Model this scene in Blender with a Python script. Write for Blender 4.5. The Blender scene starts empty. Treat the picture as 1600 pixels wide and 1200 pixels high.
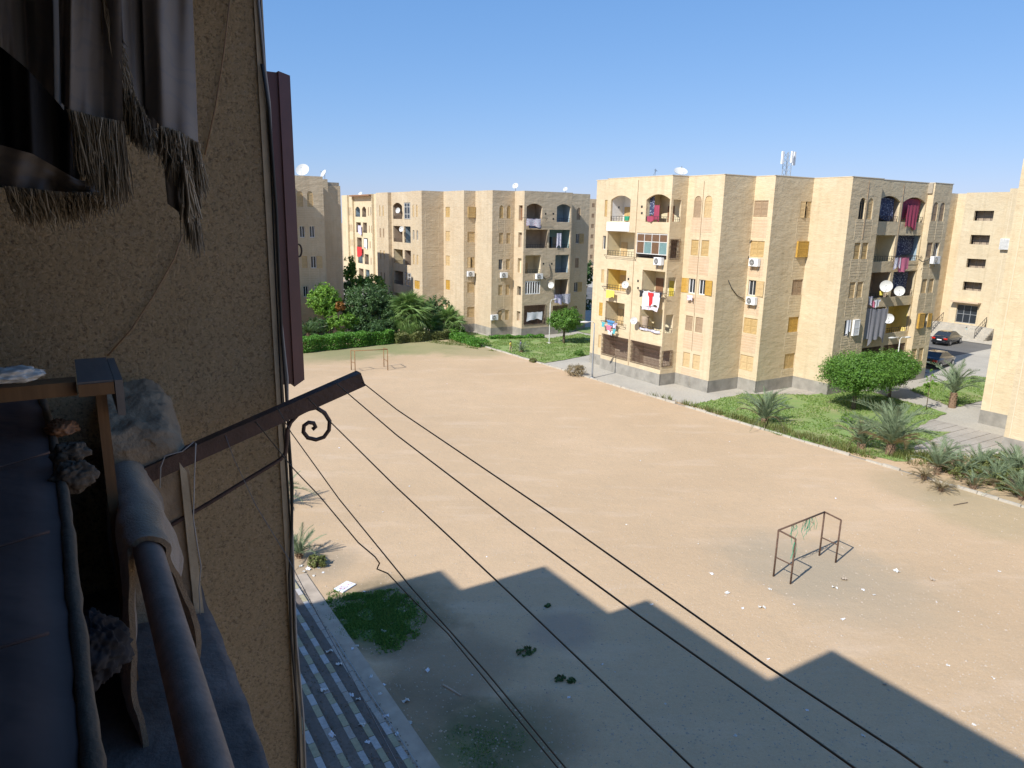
import bpy, math, random
import numpy as np
from math import radians, sin, cos, tan, pi, atan, hypot, sqrt
from mathutils import Vector, Matrix, noise as mnoise

random.seed(7)
SC = bpy.context.scene
COL = SC.collection

# ------------------------------------------------------------------ camera, world, sun, exposure
EYE = 13.0
FPX = 1121.0
PITCH = radians(13.0)
ROLL = atan(0.019)
_fw = np.array([0, cos(PITCH), -sin(PITCH)])
_r0 = np.array([1.0, 0, 0]); _u0 = np.cross(_r0, _fw)
_rt = cos(ROLL) * _r0 + sin(ROLL) * _u0
_up = -sin(ROLL) * _r0 + cos(ROLL) * _u0
cam_d = bpy.data.cameras.new('camera')
cam = bpy.data.objects.new('camera', cam_d); COL.objects.link(cam)
cam_d.sensor_width = 36.0
cam_d.lens = 36.0 * FPX / 1600.0
cam_d.clip_start = 0.05; cam_d.clip_end = 3000
cam.matrix_world = Matrix(((_rt[0], _up[0], -_fw[0], 0), (_rt[1], _up[1], -_fw[1], 0), (_rt[2], _up[2], -_fw[2], EYE), (0, 0, 0, 1)))
SC.camera = cam

SUN_AZ = radians(224.0)      # where the sun stands, clockwise from +Y
SUN_EL = radians(43.0)
W = bpy.data.worlds.new('World'); SC.world = W; W.use_nodes = True
nt = W.node_tree
bg = nt.nodes['Background']
sky = nt.nodes.new('ShaderNodeTexSky'); sky.sky_type = 'NISHITA'; sky.sun_disc = False
sky.sun_elevation = SUN_EL; sky.sun_rotation = SUN_AZ
sky.air_density = 1.0; sky.dust_density = 0.2; sky.ozone_density = 3.0; sky.altitude = 50
sep = nt.nodes.new('ShaderNodeSeparateColor'); cmb = nt.nodes.new('ShaderNodeCombineColor')     # the camera's tone curve for the blue sky, the same all round
nt.links.new(sky.outputs[0], sep.inputs[0])
for i_, (g_e, k_e) in enumerate(((.80, .64), (.57, 1.16), (.45, 2.12))):
    pw = nt.nodes.new('ShaderNodeMath'); pw.operation = 'POWER'; pw.inputs[1].default_value = g_e
    ml = nt.nodes.new('ShaderNodeMath'); ml.operation = 'MULTIPLY'; ml.inputs[1].default_value = k_e
    nt.links.new(sep.outputs[i_], pw.inputs[0]); nt.links.new(pw.outputs[0], ml.inputs[0]); nt.links.new(ml.outputs[0], cmb.inputs[i_])
nt.links.new(cmb.outputs[0], bg.inputs[0]); bg.inputs[1].default_value = 0.138
sd = bpy.data.lights.new('sun', 'SUN'); sd.energy = 4.6; sd.angle = radians(0.53); sd.color = (1.0, 0.98, 0.95)
so = bpy.data.objects.new('sun', sd); COL.objects.link(so)
sdir = Vector((sin(SUN_AZ) * cos(SUN_EL), cos(SUN_AZ) * cos(SUN_EL), sin(SUN_EL)))
so.rotation_euler = sdir.to_track_quat('Z', 'Y').to_euler(); so.location = (-30, -40, 60)
SC.view_settings.view_transform = 'Standard'; SC.view_settings.look = 'None'
SC.view_settings.gamma = 1.0; SC.view_settings.exposure = 0.38
try: SC.view_settings.use_curve_mapping = False
except Exception: pass

# ------------------------------------------------------------------ grid frame (u, v): all houses stand on one grid turned 32 degrees
GA = radians(58.0)
EU = np.array([sin(GA), cos(GA)]); EV = np.array([-cos(GA), sin(GA)])
GROT = radians(32.0)
def xy(u, v): p = EU * u + EV * v; return float(p[0]), float(p[1])
def _ray(x, y): return _fw + _rt * ((x - 800) / FPX) - _up * ((y - 600) / FPX)
def gnd(x, y, z=0.0):                  # a spot on the ground, in grid coordinates
    d = _ray(x, y); t = (z - EYE) / d[2]; p = d * t
    return float(p[:2] @ EU), float(p[:2] @ EV)
def on_v(x, y, v0):                    # a spot on the upright plane v = v0 -> (u, z)
    d = _ray(x, y); t = v0 / (d[:2] @ EV); p = d * t
    return float(p[:2] @ EU), float(EYE + p[2])
def on_u(x, y, u0):
    d = _ray(x, y); t = u0 / (d[:2] @ EU); p = d * t
    return float(p[:2] @ EV), float(EYE + p[2])
def nv(x, y, v0): u, z = on_v(x, y, v0); return (u, v0, z)
def height_at(x, y, u, v):
    d = _ray(x, y); b = EU * u + EV * v
    t = (d[:2] @ b) / (d[:2] @ d[:2]); return float(EYE + d[2] * t)

# ------------------------------------------------------------------ materials
MATS = {}
def new_mat(name):
    m = bpy.data.materials.new(name); m.use_nodes = True; MATS[name] = m
    return m, m.node_tree, m.node_tree.nodes['Principled BSDF']
def N(t, kind, **kw):
    n = t.nodes.new(kind)
    for k, v in kw.items(): setattr(n, k, v)
    return n
def noise_tex(t, coord, scale, detail=4, rough=.6, stretch=None):
    src = coord
    if stretch:
        mp = N(t, 'ShaderNodeMapping'); mp.inputs['Scale'].default_value = stretch
        t.links.new(coord, mp.inputs['Vector']); src = mp.outputs[0]
    n = N(t, 'ShaderNodeTexNoise'); n.inputs['Scale'].default_value = scale
    n.inputs['Detail'].default_value = detail; n.inputs['Roughness'].default_value = rough
    t.links.new(src, n.inputs['Vector']); return n.outputs['Fac']
def ramp(t, fac, stops):
    r = N(t, 'ShaderNodeValToRGB'); e = r.color_ramp.elements
    e[0].position, e[0].color = stops[0][0], (*stops[0][1], 1)
    e[1].position, e[1].color = stops[-1][0], (*stops[-1][1], 1)
    for p, c in stops[1:-1]:
        x = e.new(p); x.color = (*c, 1)
    t.links.new(fac, r.inputs[0]); return r.outputs[0]
def mixc(t, fac, a, b, mode='MIX'):
    m = N(t, 'ShaderNodeMix'); m.data_type = 'RGBA'; m.blend_type = mode
    for sock, v in ((m.inputs[0], fac), (m.inputs[6], a), (m.inputs[7], b)):
        if hasattr(v, 'is_output') or isinstance(v, bpy.types.NodeSocket): t.links.new(v, sock)
        elif isinstance(v, tuple): sock.default_value = (*v, 1) if len(v) == 3 else v
        else: sock.default_value = v
    return m.outputs[2]
def bump(t, b, height, strength, dist, prev=None):
    n = N(t, 'ShaderNodeBump'); n.inputs['Strength'].default_value = strength; n.inputs['Distance'].default_value = dist
    t.links.new(height, n.inputs['Height'])
    if prev is not None: t.links.new(prev, n.inputs['Normal'])
    t.links.new(n.outputs[0], b.inputs['Normal']); return n.outputs[0]
def ocoord(t): return N(t, 'ShaderNodeTexCoord').outputs['Object']
def gcoord(t): return N(t, 'ShaderNodeNewGeometry').outputs['Position']
def simple(name, col, rough=.7, metal=0., var=.15, scale=8., bstr=0., bscale=40.):
    m, t, b = new_mat(name); c = ocoord(t)
    n = noise_tex(t, c, scale)
    lo = tuple(x * (1 - var) for x in col); hi = tuple(min(1, x * (1 + var)) for x in col)
    t.links.new(ramp(t, n, [(.3, lo), (.7, hi)]), b.inputs['Base Color'])
    b.inputs['Roughness'].default_value = rough; b.inputs['Metallic'].default_value = metal
    if bstr: bump(t, b, noise_tex(t, c, bscale), bstr, .01)
    return m
def cloth(name, col, pat=None, scale=6.):
    m, t, b = new_mat(name); c = ocoord(t)
    n = noise_tex(t, c, scale, 3)
    o = ramp(t, n, [(.3, tuple(x * .85 for x in col)), (.7, col)])
    if pat:
        v = N(t, 'ShaderNodeTexVoronoi'); v.inputs['Scale'].default_value = scale * 1.3; t.links.new(c, v.inputs['Vector'])
        f = ramp(t, v.outputs['Distance'], [(.28, (1, 1, 1)), (.36, (0, 0, 0))])
        o = mixc(t, f, o, pat)
    t.links.new(o, b.inputs['Base Color']); b.inputs['Roughness'].default_value = .9
    bump(t, b, noise_tex(t, c, 260, 2), .2, .002)
    return m
def plaster(name, col, lump=.6, course=.5):
    """sand-coloured render over block courses, weathered and streaked"""
    m, t, b = new_mat(name); g = gcoord(t)
    big = noise_tex(t, g, .16, 5, .6)
    mid = noise_tex(t, g, 1.3, 5, .7)
    streak = noise_tex(t, g, 1.0, 4, .6, (2.2, 2.2, .16))
    c1 = ramp(t, big, [(.3, tuple(x * .90 for x in col)), (.7, tuple(min(1, x * 1.07) for x in col))])
    c2 = mixc(t, ramp(t, mid, [(.42, (0, 0, 0)), (.75, (.42, .42, .42))]), c1, (col[0] * .80, col[1] * .72, col[2] * .62))
    c3 = mixc(t, ramp(t, streak, [(.50, (0, 0, 0)), (.75, (.45, .45, .45))]), c2, (col[0] * .66, col[1] * .64, col[2] * .6))
    vp = N(t, 'ShaderNodeTexVoronoi'); vp.inputs['Scale'].default_value = .42; vp.inputs['Randomness'].default_value = 1.0
    wv_ = N(t, 'ShaderNodeVectorMath', operation='MULTIPLY_ADD'); wv_.inputs[1].default_value = (.9, .9, .9); t.links.new(N(t, 'ShaderNodeTexNoise').outputs['Color'], wv_.inputs[0]); t.links.new(g, wv_.inputs[2]); t.links.new(wv_.outputs[0], vp.inputs['Vector'])
    sv = N(t, 'ShaderNodeSeparateColor'); t.links.new(vp.outputs['Color'], sv.inputs[0])
    c3 = mixc(t, ramp(t, sv.outputs[0], [(.70, (0, 0, 0)), (.74, (.30, .30, .30))]), c3, (col[0] * .86, col[1] * .80, col[2] * .74))
    # block courses: thin darker bed joints, broken up
    sx = N(t, 'ShaderNodeSeparateXYZ'); t.links.new(g, sx.inputs[0])
    mm = N(t, 'ShaderNodeMath', operation='MULTIPLY'); t.links.new(sx.outputs['Z'], mm.inputs[0]); mm.inputs[1].default_value = 1 / .24
    wob = N(t, 'ShaderNodeMath', operation='MULTIPLY_ADD'); t.links.new(mid, wob.inputs[0]); wob.inputs[1].default_value = .22; t.links.new(mm.outputs[0], wob.inputs[2])
    fr = N(t, 'ShaderNodeMath', operation='FRACT'); t.links.new(wob.outputs[0], fr.inputs[0])
    jm = ramp(t, fr.outputs[0], [(0., (1, 1, 1)), (.14, (0, 0, 0))])
    jf = mixc(t, 1.0, jm, ramp(t, noise_tex(t, g, .55, 4, .6), [(.42, (0, 0, 0)), (.62, (.55 * course, .55 * course, .55 * course))]), 'MULTIPLY')
    c4 = mixc(t, jf, c3, (col[0] * .66, col[1] * .58, col[2] * .5))
    t.links.new(c4, b.inputs['Base Color']); b.inputs['Roughness'].default_value = .92
    h1 = noise_tex(t, g, 1.1, 5, .65, (1, 1, 1.9))
    n1 = bump(t, b, h1, lump, .14)
    n2 = bump(t, b, noise_tex(t, g, 14, 4, .7), .35, .02, n1)
    bump(t, b, jm, .25 * course, -.02, n2)
    return m

WALLC = (.64, .52, .335)
plaster('plaster', WALLC, .5, .12)
plaster('plaster_pink', (.60, .445, .29), .4, .9)
plaster('plaster_far', (.59, .475, .32), .5, .6)
plaster('plaster_shade_side', (.47, .385, .27), .7)
simple('plinth', (.29, .265, .22), .95, var=.25, scale=1.2, bstr=.4, bscale=9)
simple('joint', (.64, .53, .36), .95, var=.08)
simple('concrete', (.42, .34, .255), .92, var=.18, scale=1.6, bstr=.35, bscale=25)
simple('white_paint', (.80, .79, .76), .6, var=.05, scale=3)
simple('white_dirty', (.62, .60, .55), .6, var=.15, scale=6)
simple('dish_white', (.60, .59, .55), .45, var=.06, scale=3)
simple('cream_wall', (.66, .57, .37), .9, var=.08, scale=2)
simple('yellow_wall', (.80, .62, .20), .9, var=.08, scale=2)
simple('teal_wall', (.25, .36, .34), .9, var=.1, scale=2)
simple('tan_wall', (.40, .31, .22), .9, var=.12, scale=2)
simple('blue_wall', (.30, .38, .42), .8, var=.1, scale=2)
simple('shutter_pale', (.56, .40, .20), .75, var=.12, scale=5)
simple('shutter_yellow', (.50, .34, .14), .6, var=.15, scale=5)
simple('shutter_deep', (.50, .29, .05), .6, var=.2, scale=5)
simple('shutter_brown', (.36, .25, .15), .75, var=.15, scale=5)
simple('door_brown', (.24, .12, .06), .6, var=.2, scale=5)
simple('door_yellow', (.55, .42, .05), .6, var=.2, scale=5)
simple('iron', (.055, .045, .04), .6, .3, var=.3, scale=12)
simple('rust_iron', (.13, .075, .048), .85, .1, var=.45, scale=20, bstr=.3, bscale=90)
simple('rust_orange', (.27, .145, .06), .85, .1, var=.35, scale=14)
simple('galv', (.36, .37, .36), .5, .5, var=.15)
simple('grey_metal', (.30, .31, .31), .55, .3, var=.12)
simple('dark_fan', (.05, .05, .05), .6)
simple('black', (.012, .012, .013), .6)
simple('brown_glass', (.16, .09, .05), .25, var=.15)
simple('teal_glass', (.16, .26, .25), .2, var=.15)
simple('red_plastic', (.45, .03, .025), .5)
simple('green_plastic', (.03, .30, .16), .45)
simple('rubber', (.02, .02, .02), .8)
simple('skin', (.30, .17, .10), .6, var=.05)
simple('hair', (.02, .015, .012), .7)
simple('bark', (.16, .115, .075), .95, var=.3, scale=9, bstr=.6, bscale=30)
simple('palm_bark', (.22, .14, .085), .95, var=.35, scale=14, bstr=.7, bscale=30)
simple('whitewash', (.70, .68, .62), .9, var=.1)
m, t, b = new_mat('glass_dark'); b.inputs['Base Color'].default_value = (.03, .035, .04, 1); b.inputs['Roughness'].default_value = .12
m, t, b = new_mat('car_black'); b.inputs['Base Color'].default_value = (.012, .013, .016, 1); b.inputs['Roughness'].default_value = .25; b.inputs['Coat Weight'].default_value = .8
m, t, b = new_mat('tail_red'); b.inputs['Base Color'].default_value = (.5, .02, .01, 1); b.inputs['Roughness'].default_value = .25
m, t, b = new_mat('chrome'); b.inputs['Base Color'].default_value = (.6, .6, .6, 1); b.inputs['Metallic'].default_value = .9; b.inputs['Roughness'].default_value = .25
for nm, c, p in [('cloth_white', (.78, .78, .80), None), ('cloth_red', (.62, .03, .03), None), ('cloth_blue', (.10, .30, .55), None),
                 ('cloth_pink', (.70, .20, .30), None), ('cloth_yellow', (.80, .66, .12), None), ('cloth_black', (.03, .03, .035), None),
                 ('cloth_grey', (.32, .31, .33), None), ('cloth_maroon', (.36, .055, .10), None), ('cloth_navy', (.05, .06, .12), (.35, .38, .45)),
                 ('cloth_flower', (.74, .70, .72), (.55, .25, .35)), ('cloth_teal', (.10, .42, .45), None), ('cloth_stripe', (.62, .60, .66), (.25, .22, .35)),
                 ('cloth_lilac', (.55, .50, .68), (.80, .78, .82)), ('cloth_brown', (.30, .15, .07), None), ('cloth_khaki', (.40, .33, .20), None)]:
    cloth(nm, c, p)

def leafmat(name, lo, hi, transl=.35):
    m, t, b = new_mat(name)
    g = N(t, 'ShaderNodeNewGeometry')
    c = ramp(t, g.outputs['Random Per Island'], [(0., lo), (.6, tuple((a + q) / 2 for a, q in zip(lo, hi))), (1., hi)])
    c = mixc(t, ramp(t, noise_tex(t, g.outputs['Position'], .9, 3), [(.35, (0, 0, 0)), (.7, (.6, .6, .6))]), c, tuple(x * .6 for x in hi))
    t.links.new(c, b.inputs['Base Color']); b.inputs['Roughness'].default_value = .55
    tr = N(t, 'ShaderNodeBsdfTranslucent'); t.links.new(c, tr.inputs['Color'])
    mx = N(t, 'ShaderNodeMixShader'); mx.inputs[0].default_value = transl
    t.links.new(b.outputs[0], mx.inputs[1]); t.links.new(tr.outputs[0], mx.inputs[2])
    t.links.new(mx.outputs[0], t.nodes['Material Output'].inputs[0])
    return m
leafmat('leaf_ficus', (.06, .155, .02), (.20, .38, .05))
leafmat('leaf_bright', (.09, .22, .025), (.26, .45, .05))
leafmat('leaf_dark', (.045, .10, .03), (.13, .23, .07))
leafmat('leaf_hedge', (.055, .18, .02), (.17, .38, .04))
leafmat('leaf_olive', (.12, .16, .035), (.30, .31, .10))
leafmat('leaf_palm', (.15, .21, .11), (.34, .42, .24), .3)
leafmat('leaf_fan', (.13, .25, .05), (.36, .50, .16), .35)
leafmat('leaf_dry', (.20, .15, .07), (.38, .30, .16), .2)
leafmat('leaf_orange', (.30, .13, .03), (.45, .22, .05), .3)
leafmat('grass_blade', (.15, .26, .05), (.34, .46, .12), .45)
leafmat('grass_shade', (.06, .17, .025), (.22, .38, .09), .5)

# ground materials -------------------------------------------------
def blob(t, pos, cu, cv, r, soft, nz):
    """0..1 mask of a stain centred on a place in the yard, ragged by noise"""
    x, y = xy(cu, cv)
    d = N(t, 'ShaderNodeVectorMath', operation='DISTANCE'); d.inputs[1].default_value = (x, y, 0); t.links.new(pos, d.inputs[0])
    a = N(t, 'ShaderNodeMath', operation='MULTIPLY_ADD'); t.links.new(nz, a.inputs[0]); a.inputs[1].default_value = soft * 1.6; t.links.new(d.outputs['Value'], a.inputs[2])
    mr = N(t, 'ShaderNodeMapRange'); mr.interpolation_type = 'SMOOTHSTEP'
    mr.inputs['From Min'].default_value = r + soft * .8; mr.inputs['From Max'].default_value = r + soft * 1.8; mr.inputs['To Min'].default_value = 1; mr.inputs['To Max'].default_value = 0
    t.links.new(a.outputs[0], mr.inputs['Value']); return mr.outputs[0]
m, t, b = new_mat('sand'); g = gcoord(t)
n_big = noise_tex(t, g, .07, 5, .55); n_mid = noise_tex(t, g, .6, 6, .65); n_f = noise_tex(t, g, 14, 5, .75)
c = ramp(t, n_big, [(.30, (.46, .31, .17)), (.5, (.52, .355, .20)), (.72, (.58, .40, .235))])
c = mixc(t, ramp(t, n_mid, [(.40, (0, 0, 0)), (.72, (.40, .40, .40))]), c, (.42, .30, .175))
c = mixc(t, ramp(t, n_f, [(.40, (0, 0, 0)), (.62, (.30, .30, .30))]), c, (.60, .47, .33))
c = mixc(t, ramp(t, noise_tex(t, g, 40, 3, .8), [(.54, (0, 0, 0)), (.66, (.50, .50, .50))]), c, (.25, .175, .11))
c = mixc(t, ramp(t, noise_tex(t, g, 3.2, 6, .75), [(.52, (0, 0, 0)), (.70, (.34, .34, .34))]), c, (.36, .27, .17))
c = mixc(t, ramp(t, noise_tex(t, g, .22, 4, .6, (1, 3.2, 1)), [(.54, (0, 0, 0)), (.72, (.35, .35, .35))]), c, (.62, .47, .33))
for (px, py, r, s, col, k) in [(1240, 880, 1.2, 3.0, (.31, .26, .18), .5), (1330, 915, 1.5, 3.0, (.33, .275, .19), .42), (1560, 800, 2.2, 2.2, (.30, .25, .13), .45),
                               (600, 962, 1.5, 1.6, (.14, .115, .06), .75), (585, 968, .7, 1.0, (.07, .13, .03), .8), (760, 1160, .9, 1.2, (.085, .12, .035), .75), (700, 1040, 1.1, 1.7, (.17, .125, .08), .5),
                               (820, 1150, .9, 1.3, (.13, .105, .06), .5), (500, 880, .6, 1.2, (.25, .21, .15), .5), (880, 985, .6, 1.0, (.24, .19, .16), .45),
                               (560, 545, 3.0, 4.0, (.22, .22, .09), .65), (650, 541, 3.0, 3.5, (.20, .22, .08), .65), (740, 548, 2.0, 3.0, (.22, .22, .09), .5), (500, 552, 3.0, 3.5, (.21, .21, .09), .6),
                               (1440, 760, 1.2, 2.2, (.29, .235, .13), .4), (640, 1120, .8, 1.5, (.13, .10, .06), .55)]:
    u, v = gnd(px, py)
    mk = blob(t, g, u, v, r, s, n_mid)
    mu = N(t, 'ShaderNodeMath', operation='MULTIPLY'); t.links.new(mk, mu.inputs[0]); mu.inputs[1].default_value = k
    c = mixc(t, mu.outputs[0], c, col)
t.links.new(c, b.inputs['Base Color']); b.inputs['Roughness'].default_value = .97
nb = bump(t, b, n_mid, .5, .10)
nb = bump(t, b, noise_tex(t, g, 4.5, 5, .7), .5, .035, nb)
bump(t, b, noise_tex(t, g, 26, 4, .8), .6, .012, nb)

def groundmat(name, stops, s1, s2, bs=.3, bd=.02, bscale=18):
    m, t, b = new_mat(name); g = gcoord(t)
    a = noise_tex(t, g, s1, 5, .6); f = noise_tex(t, g, s2, 5, .75)
    c = ramp(t, a, stops)
    c = mixc(t, ramp(t, f, [(.40, (0, 0, 0)), (.66, (.5, .5, .5))]), c, tuple(x * .62 for x in stops[0][1]))
    t.links.new(c, b.inputs['Base Color']); b.inputs['Roughness'].default_value = .95
    bump(t, b, noise_tex(t, g, bscale, 4, .8), bs, bd); return m
groundmat('lawn', [(.30, (.38, .34, .18)), (.45, (.24, .31, .09)), (.62, (.18, .30, .07)), (.75, (.27, .34, .11))], .45, 5, .7, .05, 12)
groundmat('pavement', [(.3, (.40, .36, .29)), (.7, (.50, .455, .37))], .3, 7, .2, .01)
groundmat('paver', [(.3, (.35, .31, .255)), (.7, (.45, .40, .33))], .5, 9, .2, .01)
groundmat('asphalt', [(.3, (.115, .11, .10)), (.7, (.165, .155, .14))], .25, 12, .3, .01)
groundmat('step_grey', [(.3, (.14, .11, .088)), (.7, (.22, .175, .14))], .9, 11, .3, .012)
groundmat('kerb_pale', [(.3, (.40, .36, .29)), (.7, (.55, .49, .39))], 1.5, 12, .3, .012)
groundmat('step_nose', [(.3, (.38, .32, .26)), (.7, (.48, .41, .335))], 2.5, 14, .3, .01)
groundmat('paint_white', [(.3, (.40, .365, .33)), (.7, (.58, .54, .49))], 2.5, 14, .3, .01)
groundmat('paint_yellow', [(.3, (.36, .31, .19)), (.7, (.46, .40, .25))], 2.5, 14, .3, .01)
groundmat('roof_dust', [(.3, (.38, .32, .24)), (.7, (.46, .39, .29))], .5, 6)

# near materials -----------------------------------------------------
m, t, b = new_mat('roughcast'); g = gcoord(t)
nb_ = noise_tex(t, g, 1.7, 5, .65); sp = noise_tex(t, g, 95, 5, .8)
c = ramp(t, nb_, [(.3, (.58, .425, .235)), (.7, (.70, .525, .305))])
c = mixc(t, ramp(t, sp, [(.36, (.85, .85, .85)), (.50, (0, 0, 0))]), c, (.24, .16, .09))  # dark specks in the hollows: crevice dirt plus relief shading put into the colour
c = mixc(t, ramp(t, noise_tex(t, g, 170, 2, .6), [(.54, (0, 0, 0)), (.68, (.55, .55, .55))]), c, (.80, .62, .42))  # pale specks: lit grain of the relief put into the colour
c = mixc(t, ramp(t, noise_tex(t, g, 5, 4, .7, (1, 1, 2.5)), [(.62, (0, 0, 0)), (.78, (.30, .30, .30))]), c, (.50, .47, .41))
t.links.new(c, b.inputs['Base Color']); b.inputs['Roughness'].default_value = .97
vo = N(t, 'ShaderNodeTexVoronoi'); vo.inputs['Scale'].default_value = 85; vo.feature = 'SMOOTH_F1'
mpv = N(t, 'ShaderNodeMapping'); mpv.inputs['Scale'].default_value = (1, 1, .75); t.links.new(g, mpv.inputs[0]); t.links.new(mpv.outputs[0], vo.inputs['Vector'])
k1 = bump(t, b, sp, 1.0, .022); k2 = bump(t, b, vo.outputs['Distance'], .45, .008, k1); bump(t, b, noise_tex(t, g, 9, 3), .5, .02, k2)
simple('old_concrete', (.33, .25, .165), .95, var=.22, scale=11, bstr=.9, bscale=34)
simple('ledge_concrete', (.15, .125, .11), .9, var=.35, scale=7, bstr=.7, bscale=30)
simple('corner_plaster', (.50, .41, .28), .9, var=.15, scale=9, bstr=.4, bscale=60)
m, t, b = new_mat('pipe_paint'); c_ = ocoord(t)
cc = ramp(t, noise_tex(t, c_, 26, 5, .7), [(.35, (.17, .13, .105)), (.6, (.24, .185, .15)), (.8, (.28, .23, .19))])
t.links.new(cc, b.inputs['Base Color']); b.inputs['Roughness'].default_value = .75; b.inputs['Metallic'].default_value = .0
bump(t, b, noise_tex(t, c_, 60, 4), .3, .004)
m, t, b = new_mat('timber'); c_ = ocoord(t)
cc = ramp(t, noise_tex(t, c_, 18, 5, .6, (1, 1, .08)), [(.3, (.13, .065, .025)), (.7, (.27, .145, .06))])
t.links.new(cc, b.inputs['Base Color']); b.inputs['Roughness'].default_value = .7; bump(t, b, noise_tex(t, c_, 30, 4, .7, (1, 1, .1)), .3, .004)
m, t, b = new_mat('timber_grey'); c_ = ocoord(t)
cc = ramp(t, noise_tex(t, c_, 22, 5, .6, (1, .1, 1)), [(.3, (.15, .13, .115)), (.7, (.23, .20, .175))])
t.links.new(cc, b.inputs['Base Color']); b.inputs['Roughness'].default_value = .75
simple('maroon_paint', (.085, .030, .032), .45, var=.2, scale=6, bstr=.12, bscale=18)
simple('arm_paint', (.085, .052, .042), .55, .25, var=.25, scale=18, bstr=.3, bscale=70)
simple('wire_grey', (.36, .37, .38), .5, .2)
simple('cord_brown', (.28, .18, .10), .8)
simple('cable_black', (.03, .028, .026), .6)
simple('cable_grey', (.34, .32, .29), .7)
m, t, b = new_mat('towel'); c_ = ocoord(t)
cc = ramp(t, noise_tex(t, c_, 9, 4), [(.3, (.25, .175, .105)), (.7, (.38, .275, .17))])
t.links.new(cc, b.inputs['Base Color']); b.inputs['Roughness'].default_value = 1.0; b.inputs['Sheen Weight'].default_value = .4
bump(t, b, noise_tex(t, c_, 160, 3, .8), .7, .006)
m, t, b = new_mat('quilt'); c_ = ocoord(t)
cc = ramp(t, noise_tex(t, c_, 3, 4), [(.3, (.085, .052, .045)), (.7, (.125, .08, .068))])
t.links.new(cc, b.inputs['Base Color']); b.inputs['Roughness'].default_value = .95
bump(t, b, noise_tex(t, c_, 5, 4, .5), .5, .03)
m, t, b = new_mat('drape'); c_ = ocoord(t)
wv = N(t, 'ShaderNodeTexWave'); wv.wave_type = 'RINGS'; wv.inputs['Scale'].default_value = 9; wv.inputs['Distortion'].default_value = 9; wv.inputs['Detail'].default_value = 2; wv.inputs['Detail Scale'].default_value = 1.6
t.links.new(c_, wv.inputs['Vector'])
cc = ramp(t, noise_tex(t, c_, 4, 4), [(.3, (.115, .098, .085)), (.7, (.20, .175, .155))])
cc = mixc(t, ramp(t, wv.outputs['Fac'], [(.80, (0, 0, 0)), (.93, (.35, .35, .35))]), cc, (.11, .11, .125))
t.links.new(cc, b.inputs['Base Color']); b.inputs['Roughness'].default_value = .55; b.inputs['Sheen Weight'].default_value = .3
m, t, b = new_mat('fringe'); gi = N(t, 'ShaderNodeNewGeometry')
t.links.new(ramp(t, gi.outputs['Random Per Island'], [(0, (.13, .10, .06)), (.7, (.28, .225, .15)), (.95, (.40, .34, .25)), (1, (.60, .55, .45))]), b.inputs['Base Color']); b.inputs['Roughness'].default_value = .7
simple('brown_pad', (.10, .078, .056), .95, var=.2, scale=8, bstr=.4, bscale=50)

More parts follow.
